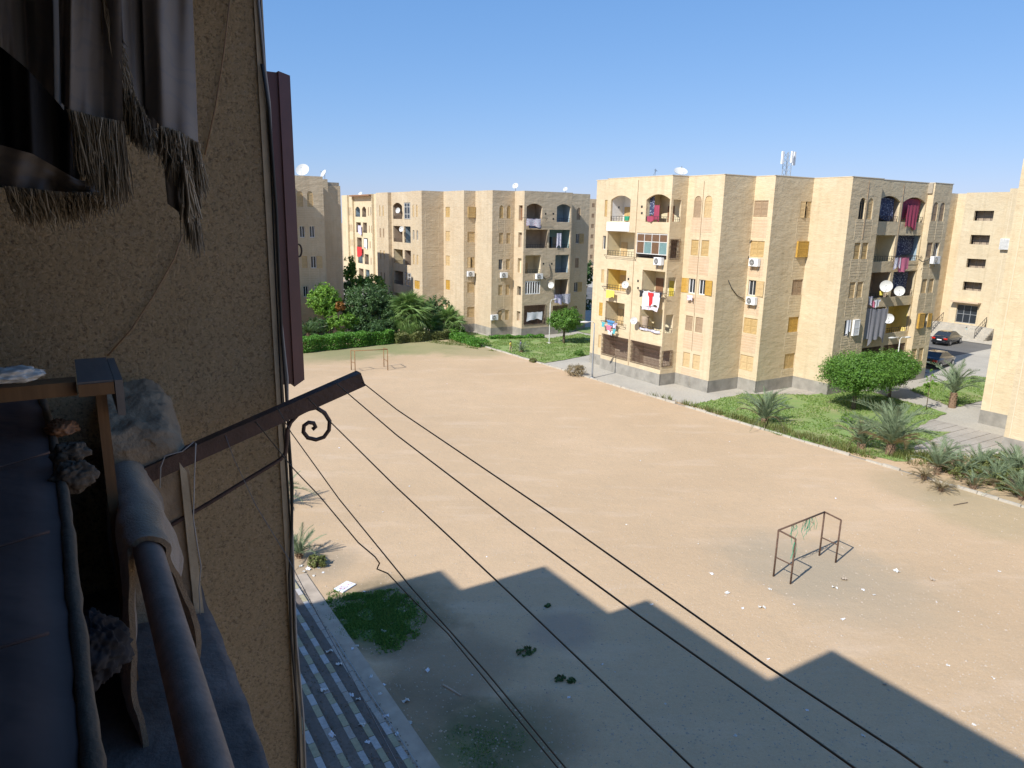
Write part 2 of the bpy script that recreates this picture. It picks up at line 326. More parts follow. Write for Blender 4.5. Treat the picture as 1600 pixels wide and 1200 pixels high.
# ------------------------------------------------------------------ mesh helpers
class MB:
    def __init__(s): s.v = []; s.f = []; s.m = []; s.cur = 0
    def vert(s, p): s.v.append(tuple(p)); return len(s.v) - 1
    def face(s, pts):
        i = [s.vert(p) for p in pts]; s.f.append(i); s.m.append(s.cur); return i
    def box(s, a, b):
        x0, y0, z0 = (min(a[i], b[i]) for i in range(3)); x1, y1, z1 = (max(a[i], b[i]) for i in range(3))
        n = len(s.v)
        s.v += [(x0, y0, z0), (x1, y0, z0), (x1, y1, z0), (x0, y1, z0), (x0, y0, z1), (x1, y0, z1), (x1, y1, z1), (x0, y1, z1)]
        for q in ((0, 3, 2, 1), (4, 5, 6, 7), (0, 1, 5, 4), (1, 2, 6, 5), (2, 3, 7, 6), (3, 0, 4, 7)):
            s.f.append([n + k for k in q]); s.m.append(s.cur)
        return s
    def hull8(s, p):           # eight corners, bottom ring then top ring
        n = len(s.v); s.v += [tuple(q) for q in p]
        for q in ((0, 3, 2, 1), (4, 5, 6, 7), (0, 1, 5, 4), (1, 2, 6, 5), (2, 3, 7, 6), (3, 0, 4, 7)):
            s.f.append([n + k for k in q]); s.m.append(s.cur)
        return s
    def tube(s, pts, r, n=6, cap=True):
        pts = [Vector(p) for p in pts]; rings = []
        rad = r if isinstance(r, (list, tuple)) else [r] * len(pts)
        up = None
        for i, p in enumerate(pts):
            d = (pts[min(i + 1, len(pts) - 1)] - pts[max(i - 1, 0)])
            if d.length < 1e-9: d = Vector((0, 0, 1))
            d.normalize()
            if up is None:
                up = Vector((0, 0, 1)) if abs(d.z) < .9 else Vector((1, 0, 0))
            a = d.cross(up)
            if a.length < 1e-6: a = d.cross(Vector((0, 1, 0)))
            a.normalize(); bb = a.cross(d).normalized(); up = bb
            rings.append([s.vert(p + (a * cos(2 * pi * k / n) + bb * sin(2 * pi * k / n)) * rad[i]) for k in range(n)])
        for i in range(len(rings) - 1):
            for k in range(n):
                s.f.append([rings[i][k], rings[i][(k + 1) % n], rings[i + 1][(k + 1) % n], rings[i + 1][k]]); s.m.append(s.cur)
        if cap:
            s.f.append(rings[0][::-1]); s.m.append(s.cur); s.f.append(rings[-1]); s.m.append(s.cur)
        return s
    def grid(s, fn, nu, nv_, closed=False):
        ids = [[s.vert(fn(i / (nu - (0 if closed else 1)), j / (nv_ - 1))) for j in range(nv_)] for i in range(nu)]
        for i in range(nu if closed else nu - 1):
            for j in range(nv_ - 1):
                a = ids[i]; bq = ids[(i + 1) % nu]
                s.f.append([a[j], bq[j], bq[j + 1], a[j + 1]]); s.m.append(s.cur)
        return s
    def mesh(s, name, mats, smooth=False, org=(0, 0, 0)):
        me = bpy.data.meshes.new(name)
        vs = [(a - org[0], b_ - org[1], c_ - org[2]) for a, b_, c_ in s.v]
        me.from_pydata(vs, [], s.f)
        for mm_ in (mats if isinstance(mats, (list, tuple)) else [mats]): me.materials.append(MATS[mm_])
        if isinstance(mats, (list, tuple)) and len(mats) > 1: me.polygons.foreach_set('material_index', s.m)
        if smooth: me.polygons.foreach_set('use_smooth', [True] * len(me.polygons))
        me.update(); return me
    def build(s, name, mats, parent=None, smooth=False, org=(0, 0, 0), loc=None, rz=0):
        return put(name, s.mesh(name, mats, smooth, org), parent, loc, rz)
def put(name, me, parent=None, loc=None, rz=0, rot=None):
    o = bpy.data.objects.new(name, me); COL.objects.link(o)
    if parent is not None: o.parent = parent
    if loc is not None: o.location = loc
    if rot is not None: o.rotation_euler = rot
    elif rz: o.rotation_euler = (0, 0, rz)
    return o
def tag(o, label=None, cat=None, group=None, kind=None):
    if label: o['label'] = label
    if cat: o['category'] = cat
    if group: o['group'] = group
    if kind: o['kind'] = kind
    return o
def thing(name, label, cat, u=0, v=0, z=0, rz=0, group=None):
    o = bpy.data.objects.new(name, None); COL.objects.link(o)
    x, y = xy(u, v); o.location = (x, y, z); o.rotation_euler = (0, 0, GROT + rz)
    o.empty_display_size = .3
    return tag(o, label, cat, group)
def solo(name, mb, mats, label, cat, u, v, z=0, rz=0, group=None, smooth=False, kind=None, org=(0, 0, 0)):
    x, y = xy(u, v); o = mb.build(name, mats, None, smooth, org)
    o.location = (x, y, z); o.rotation_euler = (0, 0, GROT + rz)
    return tag(o, label, cat, group, kind)
def struct(name, mb, mats, org=(0, 0, 0), smooth=False):
    x, y = xy(org[0], org[1]); o = mb.build(name, mats, None, smooth, org); o.location = (x, y, org[2]); o.rotation_euler = (0, 0, GROT)
    o['kind'] = 'structure'; return o
def dup(root, u, v, z=0, rz=0, label=None):
    r = root.copy(); COL.objects.link(r); x, y = xy(u, v); r.location = (x, y, z); r.rotation_euler = (0, 0, GROT + rz)
    if label: r['label'] = label
    def rec(a, b_):
        for ch in list(a.children):
            c_ = ch.copy(); COL.objects.link(c_); c_.parent = b_; rec(ch, c_)
    rec(root, r); return r

# ================================================================== GROUND
mb = MB(); mb.face([(-1200, -1200, 0), (1200, -1200, 0), (1200, 1200, 0), (-1200, 1200, 0)]); struct('ground', mb, 'sand')
def sheet(name, pts, z, mat):
    mb = MB(); n = len(pts)
    mb.face([(p[0], p[1], z) for p in pts]); o = struct(name, mb, mat)
    return o
KL = lambda v: 36.1 + (70 - v) * .031      # kerb line of the pitch
G = gnd
sheet('pavement', [(KL(76.5), 76.5), (KL(8), 8), (60, 8), (110, 8), (110, 140), (KL(76.5), 140)], .004, 'pavement')
def lawn_sheet(name, pts, seed):
    """lawn with a ragged edge: the outline is subdivided and jittered"""
    rnd = random.Random(seed); out = []
    for i, p in enumerate(pts):
        q = pts[(i + 1) % len(pts)]; L = hypot(q[0] - p[0], q[1] - p[1]); k = max(1, int(L / .5))
        for j in range(k):
            f = j / k; out.append((p[0] + (q[0] - p[0]) * f + rnd.uniform(-.09, .09), p[1] + (q[1] - p[1]) * f + rnd.uniform(-.09, .09)))
    o = sheet(name, out, .05, 'lawn'); return out
LAWNS = []
LAWNS.append(lawn_sheet('lawn', [(KL(77) + .25, 77), (KL(61) + .25, 61.0), G(850, 568), G(880, 563), G(921, 555), G(930, 551), G(930, 526), G(905, 522), G(860, 529), (43.0, 66.6), (42.6, 68.6), (39.9, 69.0), (39.5, 72.6), (38.0, 73.2), (37.6, 77)], 1))
la = [G(1082, 633), G(1160, 616), G(1262, 618), G(1300, 614), G(1356, 612), G(1480, 646), G(1425, 672), G(1487, 676), G(1430, 697), G(1422, 722), G(1400, 722), G(1215, 680)]
LAWNS.append(lawn_sheet('lawn', la, 2))
LAWNS.append(lawn_sheet('lawn', [G(1422, 610), G(1452, 600), G(1520, 588), G(1550, 592), G(1560, 618), G(1500, 636), G(1480, 634)], 3))
LAWNS.append(lawn_sheet('lawn', [(51.5, 70), (51.5, 60), (54, 60), (56, 70)], 4))
# lawn relief: tufts
def blades(name, polys, n, h, mat, seed, w=.02, label=None, cat=None, soft=0):
    rnd = random.Random(seed); V = []; F = []
    def inside(p, poly):
        c = False; j = len(poly) - 1
        for i in range(len(poly)):
            if (poly[i][1] > p[1]) != (poly[j][1] > p[1]) and p[0] < (poly[j][0] - poly[i][0]) * (p[1] - poly[i][1]) / (poly[j][1] - poly[i][1]) + poly[i][0]: c = not c
            j = i
        return c
    areas = []
    for P_ in polys:
        a = 0
        for i in range(len(P_)): q = P_[(i + 1) % len(P_)]; a += P_[i][0] * q[1] - q[0] * P_[i][1]
        areas.append(abs(a) / 2)
    tot = sum(areas)
    for P_, ar in zip(polys, areas):
        us = [p[0] for p in P_]; vs = [p[1] for p in P_]; k = 0; tries = 0
        while k < n * ar / tot and tries < n * 4:
            tries += 1
            p = (rnd.uniform(min(us), max(us)), rnd.uniform(min(vs), max(vs)))
            if not inside(p, P_): continue
            if mnoise.noise(Vector((p[0] * .6, p[1] * .6, seed))) < -.25: continue
            if soft:
                ed = min(((p[0] - q[0]) ** 2 + (p[1] - q[1]) ** 2) ** .5 for q in P_)
                if mnoise.noise(Vector((p[0] * 1.8, p[1] * 1.8, 9))) < -.12 and rnd.random() > .22: continue
                if rnd.random() > (ed / soft) ** 1.2 + .35 * mnoise.noise(Vector((p[0] * 2.2, p[1] * 2.2, 5))): continue
            k += 1; a = rnd.uniform(0, 2 * pi); hh = h * rnd.uniform(.5, 1.2); ww = w * rnd.uniform(.7, 1.4)
            dx, dy = cos(a) * ww, sin(a) * ww; lx, ly = rnd.uniform(-.6, .6) * hh, rnd.uniform(-.6, .6) * hh
            i = len(V); V += [(p[0] - dx, p[1] - dy, 0), (p[0] + dx, p[1] + dy, 0), (p[0] + lx, p[1] + ly, hh)]; F.append((i, i + 1, i + 2))
    me = bpy.data.meshes.new(name); me.from_pydata(V, [], F); me.materials.append(MATS[mat])
    o = put(name, me); o.rotation_euler = (0, 0, GROT); tag(o, label, cat, None, 'stuff'); return o
g_ = blades('lawn_grass', LAWNS[:3], 26000, .10, 'grass_blade', 11, .045, 'short green grass covering the lawns between the apartment blocks', 'grass'); g_.location.z = .05
gp = [G(498, 936), G(515, 922), G(540, 916), G(570, 912), G(600, 914), G(630, 922), G(652, 940), G(668, 962), G(662, 985), G(640, 1008), G(610, 1022), G(580, 1026), G(555, 1015), G(532, 1000), G(516, 980), G(505, 958)]
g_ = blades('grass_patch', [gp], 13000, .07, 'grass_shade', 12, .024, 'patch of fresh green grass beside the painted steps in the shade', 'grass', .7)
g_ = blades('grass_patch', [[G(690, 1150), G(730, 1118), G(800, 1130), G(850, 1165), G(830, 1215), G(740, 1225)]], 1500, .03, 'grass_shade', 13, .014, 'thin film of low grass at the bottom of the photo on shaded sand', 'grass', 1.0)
edge = [(KL(60) - .2, 60), (KL(76) - .2, 76), (26, 77.5), (14, 74.6), (14, 70.5), (30, 73.5)]
g_ = blades('grass_fringe', [edge], 9000, .10, 'leaf_olive', 14, .05, 'dry sparse grass along the far edge of the pitch before the hedge', 'grass')

sheet('soil_bed', [(KL(41) + .1, 41.0), G(1418, 721), G(1452, 712), G(1500, 716), G(1560, 712), G(1640, 722), (KL(8) + 7, 8), (KL(8) + .1, 8)], .03, 'sand')
wb = blades('kerb_weeds', [[(KL(40) + .2, 40.0), G(1440, 728), G(1500, 722), G(1600, 725), (KL(24) + 3, 22), (KL(22) + .3, 22)]], 11000, .45, 'leaf_olive', 21, .035, 'rank olive weeds growing among the palm shrubs behind the right kerb', 'weeds', .5)
wd = blades('dry_weeds', [[(KL(41) + .15, 41), G(1448, 735), G(1500, 745), G(1600, 765), (KL(26) + 1.2, 25), (KL(24) + .15, 24)]], 2600, .30, 'leaf_dry', 22, .02, 'dry straw along the back of the right kerb', 'straw', .3)
# road and far pavement
sheet('road', [(60, 36.5), (88.5, 38.5), (88.5, 120), (69.5, 120), (67.3, 40), (66, 34)], .010, 'asphalt')
sheet('road_edge', [(88.5, 30), (91.0, 30), (91.0, 60), (88.5, 60)], .05, 'kerb_pale')
# concrete walk strips by the right-hand block
walk = thing('paved_walk', None, None, 40, 22, 0); walk['kind'] = 'structure'
mbp = MB(); mbp.box((0, 0, 0), (7.6, 0.66, .03)); strip_me = mbp.mesh('paving_strip', 'paver')
for i in range(22):
    o = put('paving_strip', strip_me, walk, (2.2 + (i % 2) * .06 + max(0, i - 9) * .30, -2.0 + i * .70, .006 + (i % 3) * .004))
    o.scale.x = .86 + (.16 if i < 8 else 0) + max(0, i - 9) * .02

# kerb between pitch and pavement, stone by stone
kb = thing('pitch_kerb', None, None, KL(46), 46, 0); kb['kind'] = 'structure'
ks = MB(); ks.hull8([(-.08, -.48, -.02), (.08, -.48, -.02), (.08, .48, -.02), (-.08, .48, -.02), (-.065, -.475, .13), (.065, -.475, .13), (.065, .475, .13), (-.065, .475, .13)])
ks_me = ks.mesh('kerb_stone', 'kerb_pale'); rnd = random.Random(3); v = 9.
ka = math.atan(.031)
while v < 79:
    if rnd.random() > .05:
        o = put('kerb_stone', ks_me, kb, (KL(v) - KL(46) + rnd.uniform(-.02, .02), v - 46, rnd.uniform(-.045, .01)))
        o.rotation_euler = (rnd.uniform(-.01, .01), rnd.uniform(-.03, .03), ka + rnd.uniform(-.012, .012))
        o.scale.y = rnd.uniform(.97, 1.0)
    v += .975

# painted steps at the foot of our own building
st = thing('painted_steps', None, None, 6.4, 18, 0); st['kind'] = 'structure'
def sbox(name, a, b_, mat):
    m_ = MB(); m_.box(a, b_); return m_.build(name, mat, st, False, (6.4, 18, 0))
sbox('apron', (5.99, 2, 0), (6.52, 24.6, .05), 'concrete')
edges = [5.97, 5.47, 5.0, 4.5, 3.97]
zs = [.14, .28, .42, .56, .70]
for k, (e_, z_) in enumerate(zip(edges, zs)):
    nxt = edges[k + 1] if k < 4 else -4
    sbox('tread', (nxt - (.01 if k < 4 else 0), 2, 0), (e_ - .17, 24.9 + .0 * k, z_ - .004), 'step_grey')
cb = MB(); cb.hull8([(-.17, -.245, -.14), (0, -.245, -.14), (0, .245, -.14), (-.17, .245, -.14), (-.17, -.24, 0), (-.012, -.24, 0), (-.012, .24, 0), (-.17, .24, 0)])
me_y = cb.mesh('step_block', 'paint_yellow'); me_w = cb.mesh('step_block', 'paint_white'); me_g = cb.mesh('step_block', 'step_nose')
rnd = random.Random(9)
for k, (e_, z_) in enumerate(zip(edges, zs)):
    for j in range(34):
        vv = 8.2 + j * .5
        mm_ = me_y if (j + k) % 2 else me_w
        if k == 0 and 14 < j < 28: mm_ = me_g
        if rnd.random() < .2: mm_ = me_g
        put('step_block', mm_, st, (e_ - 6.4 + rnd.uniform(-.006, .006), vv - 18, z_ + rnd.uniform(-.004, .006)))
mr = MB(); mr.tube([(6.02, 9, .15), (6.03, 14, .16), (6.02, 18, .15), (6.03, 20.2, .15)], .012, 6)
mr.build('steel_edge', 'galv', st, False, (6.4, 18, 0))

# ================================================================== BUILDINGS
class Bld:
    def __init__(s, name, label, cu, cv, zscale=1.0, wall='plaster'):
        s.root = thing(name, label, 'apartment block', cu, cv, 0); s.o = (cu, cv, 0)
        s.wall = MB(); s.joint = MB(); s.plinth = MB(); s.wm = wall; s.zs = zscale; s.plo = .95 * zscale
    def done(s, top, roofz, outline, plinth_sides=None):
        s.wall.build('wall', s.wm, s.root, False, s.o)
        if s.joint.v: s.joint.build('joint_lines', 'joint', s.root, False, s.o)['kind'] = 'stuff'
        if s.plinth.v: s.plinth.build('plinth', 'plinth', s.root, False, s.o)
        r = MB(); r.face([(p[0], p[1], roofz) for p in outline]); 
        for i, p in enumerate(outline):         # inner face and coping of the parapet
            q = outline[(i + 1) % len(outline)]
            r.face([(p[0], p[1], roofz), (q[0], q[1], roofz), (q[0], q[1], top), (p[0], p[1], top)])
        r.build('roof', 'roof_dust', s.root, False, s.o)
WIN_CACHE = {}
def leaf_mesh(w, h, arch, mat):
    k = ('leaf', round(w, 2), round(h, 2), arch, mat)
    if k in WIN_CACHE: return WIN_CACHE[k]
    m_ = MB(); st_ = .06
    hr = h - (w * .5 if arch else 0)
    m_.box((0, 0, 0), (st_, .035, hr)); m_.box((w - st_, 0, 0), (w, .035, hr)); m_.box((st_, 0, 0), (w - st_, .035, .07)); m_.box((st_, 0, hr - .06), (w - st_, .035, hr))
    m_.box((st_, 0, hr * .5 - .03), (w - st_, .035, hr * .5 + .03))
    n = max(5, int(hr / .10))
    for i in range(n):
        z = .08 + (hr - .15) * i / n
        m_.face([(st_, .004, z), (w - st_, .004, z), (w - st_, .030, z + .085), (st_, .030, z + .085)])
    m_.face([(st_, .032, .05), (w - st_, .032, .05), (w - st_, .032, hr - .05), (st_, .032, hr - .05)])
    if arch:
        pts = [(w / 2 + w / 2 * cos(a), hr + w / 2 * sin(a)) for a in [pi * i / 8 for i in range(9)]]
        for y in (.002, .033): m_.face([(p[0], y, p[1]) for p in pts])
        for i in range(8): m_.face([(pts[i][0], .002, pts[i][1]), (pts[i + 1][0], .002, pts[i + 1][1]), (pts[i + 1][0], .033, pts[i + 1][1]), (pts[i][0], .033, pts[i][1])])
    me = m_.mesh('shutter', mat); WIN_CACHE[k] = me; return me
def frame_mesh(w, h, mat, bars=False):
    k = ('frame', round(w, 2), round(h, 2), mat, bars)
    if k in WIN_CACHE: return WIN_CACHE[k]
    m_ = MB(); t_ = .05
    m_.box((-w / 2, 0, 0), (-w / 2 + t_, .06, h)); m_.box((w / 2 - t_, 0, 0), (w / 2, .06, h)); m_.box((-w / 2 + t_, 0, 0), (w / 2 - t_, .06, t_)); m_.box((-w / 2 + t_, 0, h - t_), (w / 2 - t_, .06, h))
    m_.box((-.025, .01, t_), (.025, .05, h - t_))
    if bars:
        for i in range(1, 6): m_.box((-w / 2 + t_, .02, h * i / 6 - .012), (w / 2 - t_, .045, h * i / 6 + .012))
    me = m_.mesh('window', mat); WIN_CACHE[k] = me; return me
def pane_mesh(w, h, mat='glass_dark'):
    k = ('pane', round(w, 2), round(h, 2), mat)
    if k in WIN_CACHE: return WIN_CACHE[k]
    m_ = MB(); m_.box((-w / 2 + .04, .07, .03), (w / 2 - .04, .082, h - .03)); me = m_.mesh('pane', mat); WIN_CACHE[k] = me; return me
class Fc:
    """an upright wall of the grid: kind 'u' faces -u (s = v), kind 'v' faces -v (s = u)"""
    def __init__(s, b_, kind, c): s.b = b_; s.k = kind; s.c = c
    def p(s, q, z, d=0): return (s.c + d, q, z) if s.k == 'u' else (q, s.c + d, z)
    def rz(s): return -pi / 2 if s.k == 'u' else 0
    def at(s, q, z, d=0): a = s.p(q, z, d); o = s.b.o; return (a[0] - o[0], a[1] - o[1], a[2] - o[2])
    def sgn(s): return -1 if s.k == 'u' else 1
def opening(F, q0, q1, z0, z1, arch, depth, m_):
    zz = z1
    if arch:
        rise = arch; n = 8; cur = []
        for i in range(n + 1):
            f = i / n; x = q0 + (q1 - q0) * f; cur.append((x, z1 - rise + rise * sqrt(max(0, 1 - (2 * f - 1) ** 2)) if rise > .3 and (q1 - q0) < 1.2 else z1 - rise * (2 * f - 1) ** 2))
        for i in range(n):
            a, c_ = cur[i], cur[i + 1]
            m_.face([F.p(a[0], a[1]), F.p(c_[0], c_[1]), F.p(c_[0], z1), F.p(a[0], z1)])
            m_.face([F.p(a[0], a[1]), F.p(c_[0], c_[1]), F.p(c_[0], c_[1], depth), F.p(a[0], a[1], depth)])
            m_.face([F.p(a[0], a[1], depth), F.p(c_[0], c_[1], depth), F.p(c_[0], z1, depth), F.p(a[0], z1, depth)])
    zt = z1 - (arch or 0)
    m_.face([F.p(q0, z0), F.p(q0, zt), F.p(q0, zt, depth), F.p(q0, z0, depth)])
    m_.face([F.p(q1, z0), F.p(q1, zt), F.p(q1, zt, depth), F.p(q1, z0, depth)])
    m_.face([F.p(q0, z0), F.p(q1, z0), F.p(q1, z0, depth), F.p(q0, z0, depth)])
    if not arch: m_.face([F.p(q0, z1), F.p(q1, z1), F.p(q1, z1, depth), F.p(q0, z1, depth)])
def panel(F, q0, q1, ztop, ops, z0=0., plinth=True, target=None):
    m_ = target or F.b.wall
    qs = sorted({q0, q1, *[o[0] for o in ops], *[o[1] for o in ops]}); zz = sorted({z0, ztop, *[o[2] for o in ops], *[o[3] for o in ops]})
    for i in range(len(qs) - 1):
        for j in range(len(zz) - 1):
            cq, cz = (qs[i] + qs[i + 1]) / 2, (zz[j] + zz[j + 1]) / 2
            if any(o[0] < cq < o[1] and o[2] < cz < o[3] for o in ops): continue
            m_.face([F.p(qs[i], zz[j]), F.p(qs[i + 1], zz[j]), F.p(qs[i + 1], zz[j + 1]), F.p(qs[i], zz[j + 1])])
    if plinth:
        a = F.p(q0 - .012, 0, -.012); c_ = F.p(q1 + .012, F.b.plo, .05); F.b.plinth.box(a, c_)
PALE, YEL, DEEP, BRN = 'shutter_pale', 'shutter_yellow', 'shutter_deep', 'shutter_brown'
def window(F, qc, z, w, h, typ='c', mat=PALE, arch=False, fmat='white_dirty', groove=True):
    """returns the opening and hangs the window (frame > pane, shutters) in it"""
    root = F.b.root; dep = .16
    ar = w * .5 if arch else 0
    fr = put('window', frame_mesh(w, h - ar, fmat if typ in 'oxLRd' else mat, typ in 'x'), root, F.at(qc, z, dep - .06), F.rz())
    put('pane', pane_mesh(w, h - ar * .0), fr)
    def lf(ww, x, y, a, mm_=mat, ar_=False, tilt=0):
        o = put('shutter', leaf_mesh(ww, h - .02, ar_, mm_), fr, (x, y, .01), rot=(tilt, 0, a)); return o
    if typ == 'c':
        if w > 1.0: lf(w / 2 - .01, -w / 2, -.055, 0); lf(w / 2 - .01, .01, -.055, 0)
        else: lf(w - .02, -w / 2 + .01, -.055, 0, mat, arch)
    elif typ == 'g':       # gap: leaves ajar
        lf(w * .38, -w / 2, -.075, radians(-14)); q = lf(w * .38, w / 2 - w * .38, -.075, radians(0))
    elif typ == 'o':       # both leaves folded back on the wall
        hw = w if w < 1.0 else w / 2
        lf(hw, -w / 2 - hw - .02, -.14, radians(-4)); lf(hw, w / 2 + .02, -.14, radians(4)) if w >= 1 else None
    elif typ == 'L': lf(w, -w / 2 - w - .02, -.15, radians(3))
    elif typ == 'R': lf(w, w / 2 + .02, -.15, radians(-3))
    elif typ == 'b':       # top-hung leaf pushed out like a box
        q = lf(w - .02, -w / 2 + .01, -.28, 0)
        m_ = MB(); m_.box((0, .0, h - .04), (w - .02, .24, h)); m_.box((0, .0, 0), (.03, .24, h - .05)); m_.box((w - .05, .0, 0), (w - .02, .24, h - .05)); m_.build('shutter_box', mat, fr, False, (0, 0, 0), (-w / 2 + .01, -.28, 0))
    if groove:
        J = F.b.joint; s_ = F.b.zs
        for i in range(6):
            zz = z - (.22 + i * .21) * s_
            a = F.p(qc - w / 2 - .18, zz, -.010); c_ = F.p(qc + w / 2 + .18, zz + .022, .03); J.box(a, c_)
        for e_ in (-1, 1):
            x = qc + e_ * (w / 2 + .2); J.box(F.p(x - .012, z - 1.5 * s_, -.012), F.p(x + .012, z - .02, .03))
    return (qc - w / 2, qc + w / 2, z, z + h)
def win_op(F, op, arch=False, dep=.16):
    opening(F, op[0], op[1], op[2], op[3], (op[1] - op[0]) * .5 if arch else 0, dep, F.b.wall)
    return op
def railing(F, q0, q1, z0, h=.42, d=.05, mat='iron', n=None, scroll=False):
    m_ = MB(); L = q1 - q0
    m_.box(F.p(q0, z0 + h - .03, d), F.p(q1, z0 + h, d + .035)); m_.box(F.p(q0, z0 + h * .45, d + .005), F.p(q1, z0 + h * .45 + .02, d + .03))
    n = n or int(L / .32)
    for i in range(n + 1):
        x = q0 + .02 + (L - .04) * i / n; m_.box(F.p(x - .01, z0, d + .008), F.p(x + .01, z0 + h - .03, d + .028))
    return m_.build('railing', mat, F.b.root, False, F.b.o)
def loggia(F, q0, q1, z0, z1, mat='tan_wall', arch=0, depth=1.45, drop=.8, rail=True, door=None, back=None, sidehole=None, rmat='iron'):
    """an open balcony room behind the wall opening"""
    th = .18; opening(F, q0, q1, z0, z1, arch, th, F.b.wall)
    m_ = MB(); zf = z0 - drop
    B = (q0, q1, zf, z1)
    m_.face([F.p(q0, zf, th), F.p(q1, zf, th), F.p(q1, zf, depth), F.p(q0, zf, depth)])
    m_.face([F.p(q0, z1, 0.002), F.p(q1, z1, 0.002), F.p(q1, z1, depth), F.p(q0, z1, depth)])
    m_.face([F.p(q0, zf, th), F.p(q1, zf, th), F.p(q1, z0, th), F.p(q0, z0, th)])
    m_.face([F.p(q0, zf, depth), F.p(q1, zf, depth), F.p(q1, z1, depth), F.p(q0, z1, depth)])
    for qq in (q0, q1):
        if sidehole and abs(sidehole[0] - qq) < 1e-6:
            _, d0, d1, h0, h1 = sidehole       # depth range and height range of the hole in this end wall
            ds = [th, d0, d1, depth]; hs = [zf, h0, h1, z1]
            for i in range(3):
                for j in range(3):
                    if i == 1 and j == 1: continue
                    m_.face([F.p(qq, hs[j], ds[i]), F.p(qq, hs[j], ds[i + 1]), F.p(qq, hs[j + 1], ds[i + 1]), F.p(qq, hs[j + 1], ds[i])])
        else: m_.face([F.p(qq, zf, th), F.p(qq, zf, depth), F.p(qq, z1, depth), F.p(qq, z1, th)])
    m_.build('balcony_room', mat, F.b.root, False, F.b.o)
    if door:
        for (f0, f1, dm, hh) in door:
            a, c_ = q0 + (q1 - q0) * f0, q0 + (q1 - q0) * f1; dm_ = MB()
            dm_.box(F.p(a, zf, depth - .05), F.p(c_, zf + hh, depth - .01))
            dm_.box(F.p(a + .08, zf + .15, depth - .06), F.p(a + (c_ - a) * .46, zf + hh - .12, depth - .045)); dm_.box(F.p(a + (c_ - a) * .54, zf + .15, depth - .06), F.p(c_ - .08, zf + hh - .12, depth - .045))
            dm_.build('balcony_door', dm, F.b.root, False, F.b.o)
    if rail: railing(F, q0, q1, z0, mat=rmat)
    return (q0, q1, z0, z1)
def grille(F, q0, q1, z0, z1, d=-.06, ornate=True):
    m_ = MB(); n = max(3, int((q1 - q0) / .16))
    for z in (z0, z0 + (z1 - z0) * .22, z1 - .03): m_.box(F.p(q0, z, d), F.p(q1, z + .03, d + .02))
    for i in range(n + 1):
        x = q0 + (q1 - q0) * i / n; m_.box(F.p(x - .01, z0, d + .003), F.p(x + .01, z1, d + .017))
    nz = max(2, int((z1 - z0) / .32))
    for i in range(n):
        cx = q0 + (q1 - q0) * (i + .5) / n
        for j in range(nz):
            cz = z0 + (z1 - z0) * (j + .5) / nz; r = .065
            pts = [F.p(cx + r * cos(a) * (1 if j % 2 else .8), cz + r * 1.5 * sin(a), d + .01) for a in [2 * pi * k / 7 for k in range(8)]]
            m_.tube(pts, .009, 3, False)
    return m_.build('grille', 'rust_iron', F.b.root, False, F.b.o)

# ---------------------------------------------------------------- the near five-storey block (centre right)
M1 = Bld('apartment_block', 'sand-coloured five-storey apartment block in the centre right, balconies full of laundry, near the pitch kerb', 52, 43)
TOP = 16.4
ZR = [1.62 + 2.95 * k for k in range(5)]
# left balconies, projecting
F = Fc(M1, 'u', 40.15); ops = []
VB0, VB1 = 41.74, 49.42
sh = lambda zb, zt: (41.90, .22, 1.05, zb, zt)
ops.append(loggia(F, 46.45, 48.95, 12.93, 15.02, 'white_paint', .34, door=[(.55, .95, 'shutter_yellow', 2.0), (.05, .35, 'shutter_yellow', 2.0)]))
ops.append(loggia(F, 41.90, 44.55, 12.93, 15.05, 'cream_wall', .40, door=[(.35, .62, 'door_brown', 2.05)], sidehole=sh(12.98, 14.63)))
ops.append(loggia(F, 45.70, 49.2, 10.07, 12.05, 'cream_wall', 0, door=[(.18, .40, 'door_yellow', 1.95), (.72, .95, 'shutter_pale', 1.9)]))
ops.append(loggia(F, 41.90, 45.45, 10.07, 12.05, 'tan_wall', 0, rail=True, sidehole=sh(10.2, 11.6)))
ops.append(loggia(F, 46.50, 49.05, 7.15, 8.92, 'yellow_wall', 0, door=[(.1, .42, 'shutter_yellow', 2.0), (.62, .95, 'shutter_pale', 2.0)]))
ops.append(loggia(F, 41.90, 44.52, 7.15, 9.12, 'cream_wall', 0, door=[(.62, .95, 'door_brown', 2.1), (.1, .35, 'door_yellow', 2.0)], sidehole=sh(7.2, 8.7)))
ops.append(loggia(F, 46.50, 49.02, 4.2, 6.13, 'cream_wall', 0, door=[(.3, .65, 'door_brown', 2.1), (.7, .98, 'shutter_pale', 2.0)]))
ops.append(loggia(F, 41.90, 44.56, 4.2, 6.17, 'cream_wall', 0, sidehole=sh(4.25, 5.75)))
ops.append(loggia(F, 45.80, 49.2, 1.42, 3.17, 'tan_wall', 0, rail=False)); ops.append(loggia(F, 41.90, 45.4, 1.42, 3.17, 'tan_wall', 0, rail=False, sidehole=sh(1.58, 2.8)))
panel(F, VB0, VB1, TOP, ops)
grille(F, 45.75, 49.28, 1.36, 3.22); grille(F, 41.76, 45.45, 1.36, 3.22)
wp = MB(); wp.grid(lambda a, b_: F.p(46.42 + 2.95 * a, 12.12 + .74 * b_, -.03 - .13 * sin(pi * a)), 9, 2); wp.grid(lambda a, b_: F.p(46.42 + 2.95 * a, 12.86, -.03 - .13 * sin(pi * a) + .15 * b_), 9, 2); wp.grid(lambda a, b_: F.p(46.42 + 2.95 * a, 12.12, -.03 - .13 * sin(pi * a) + .15 * b_), 9, 2)
wp.build('balcony_front', 'white_paint', M1.root, False, M1.o)
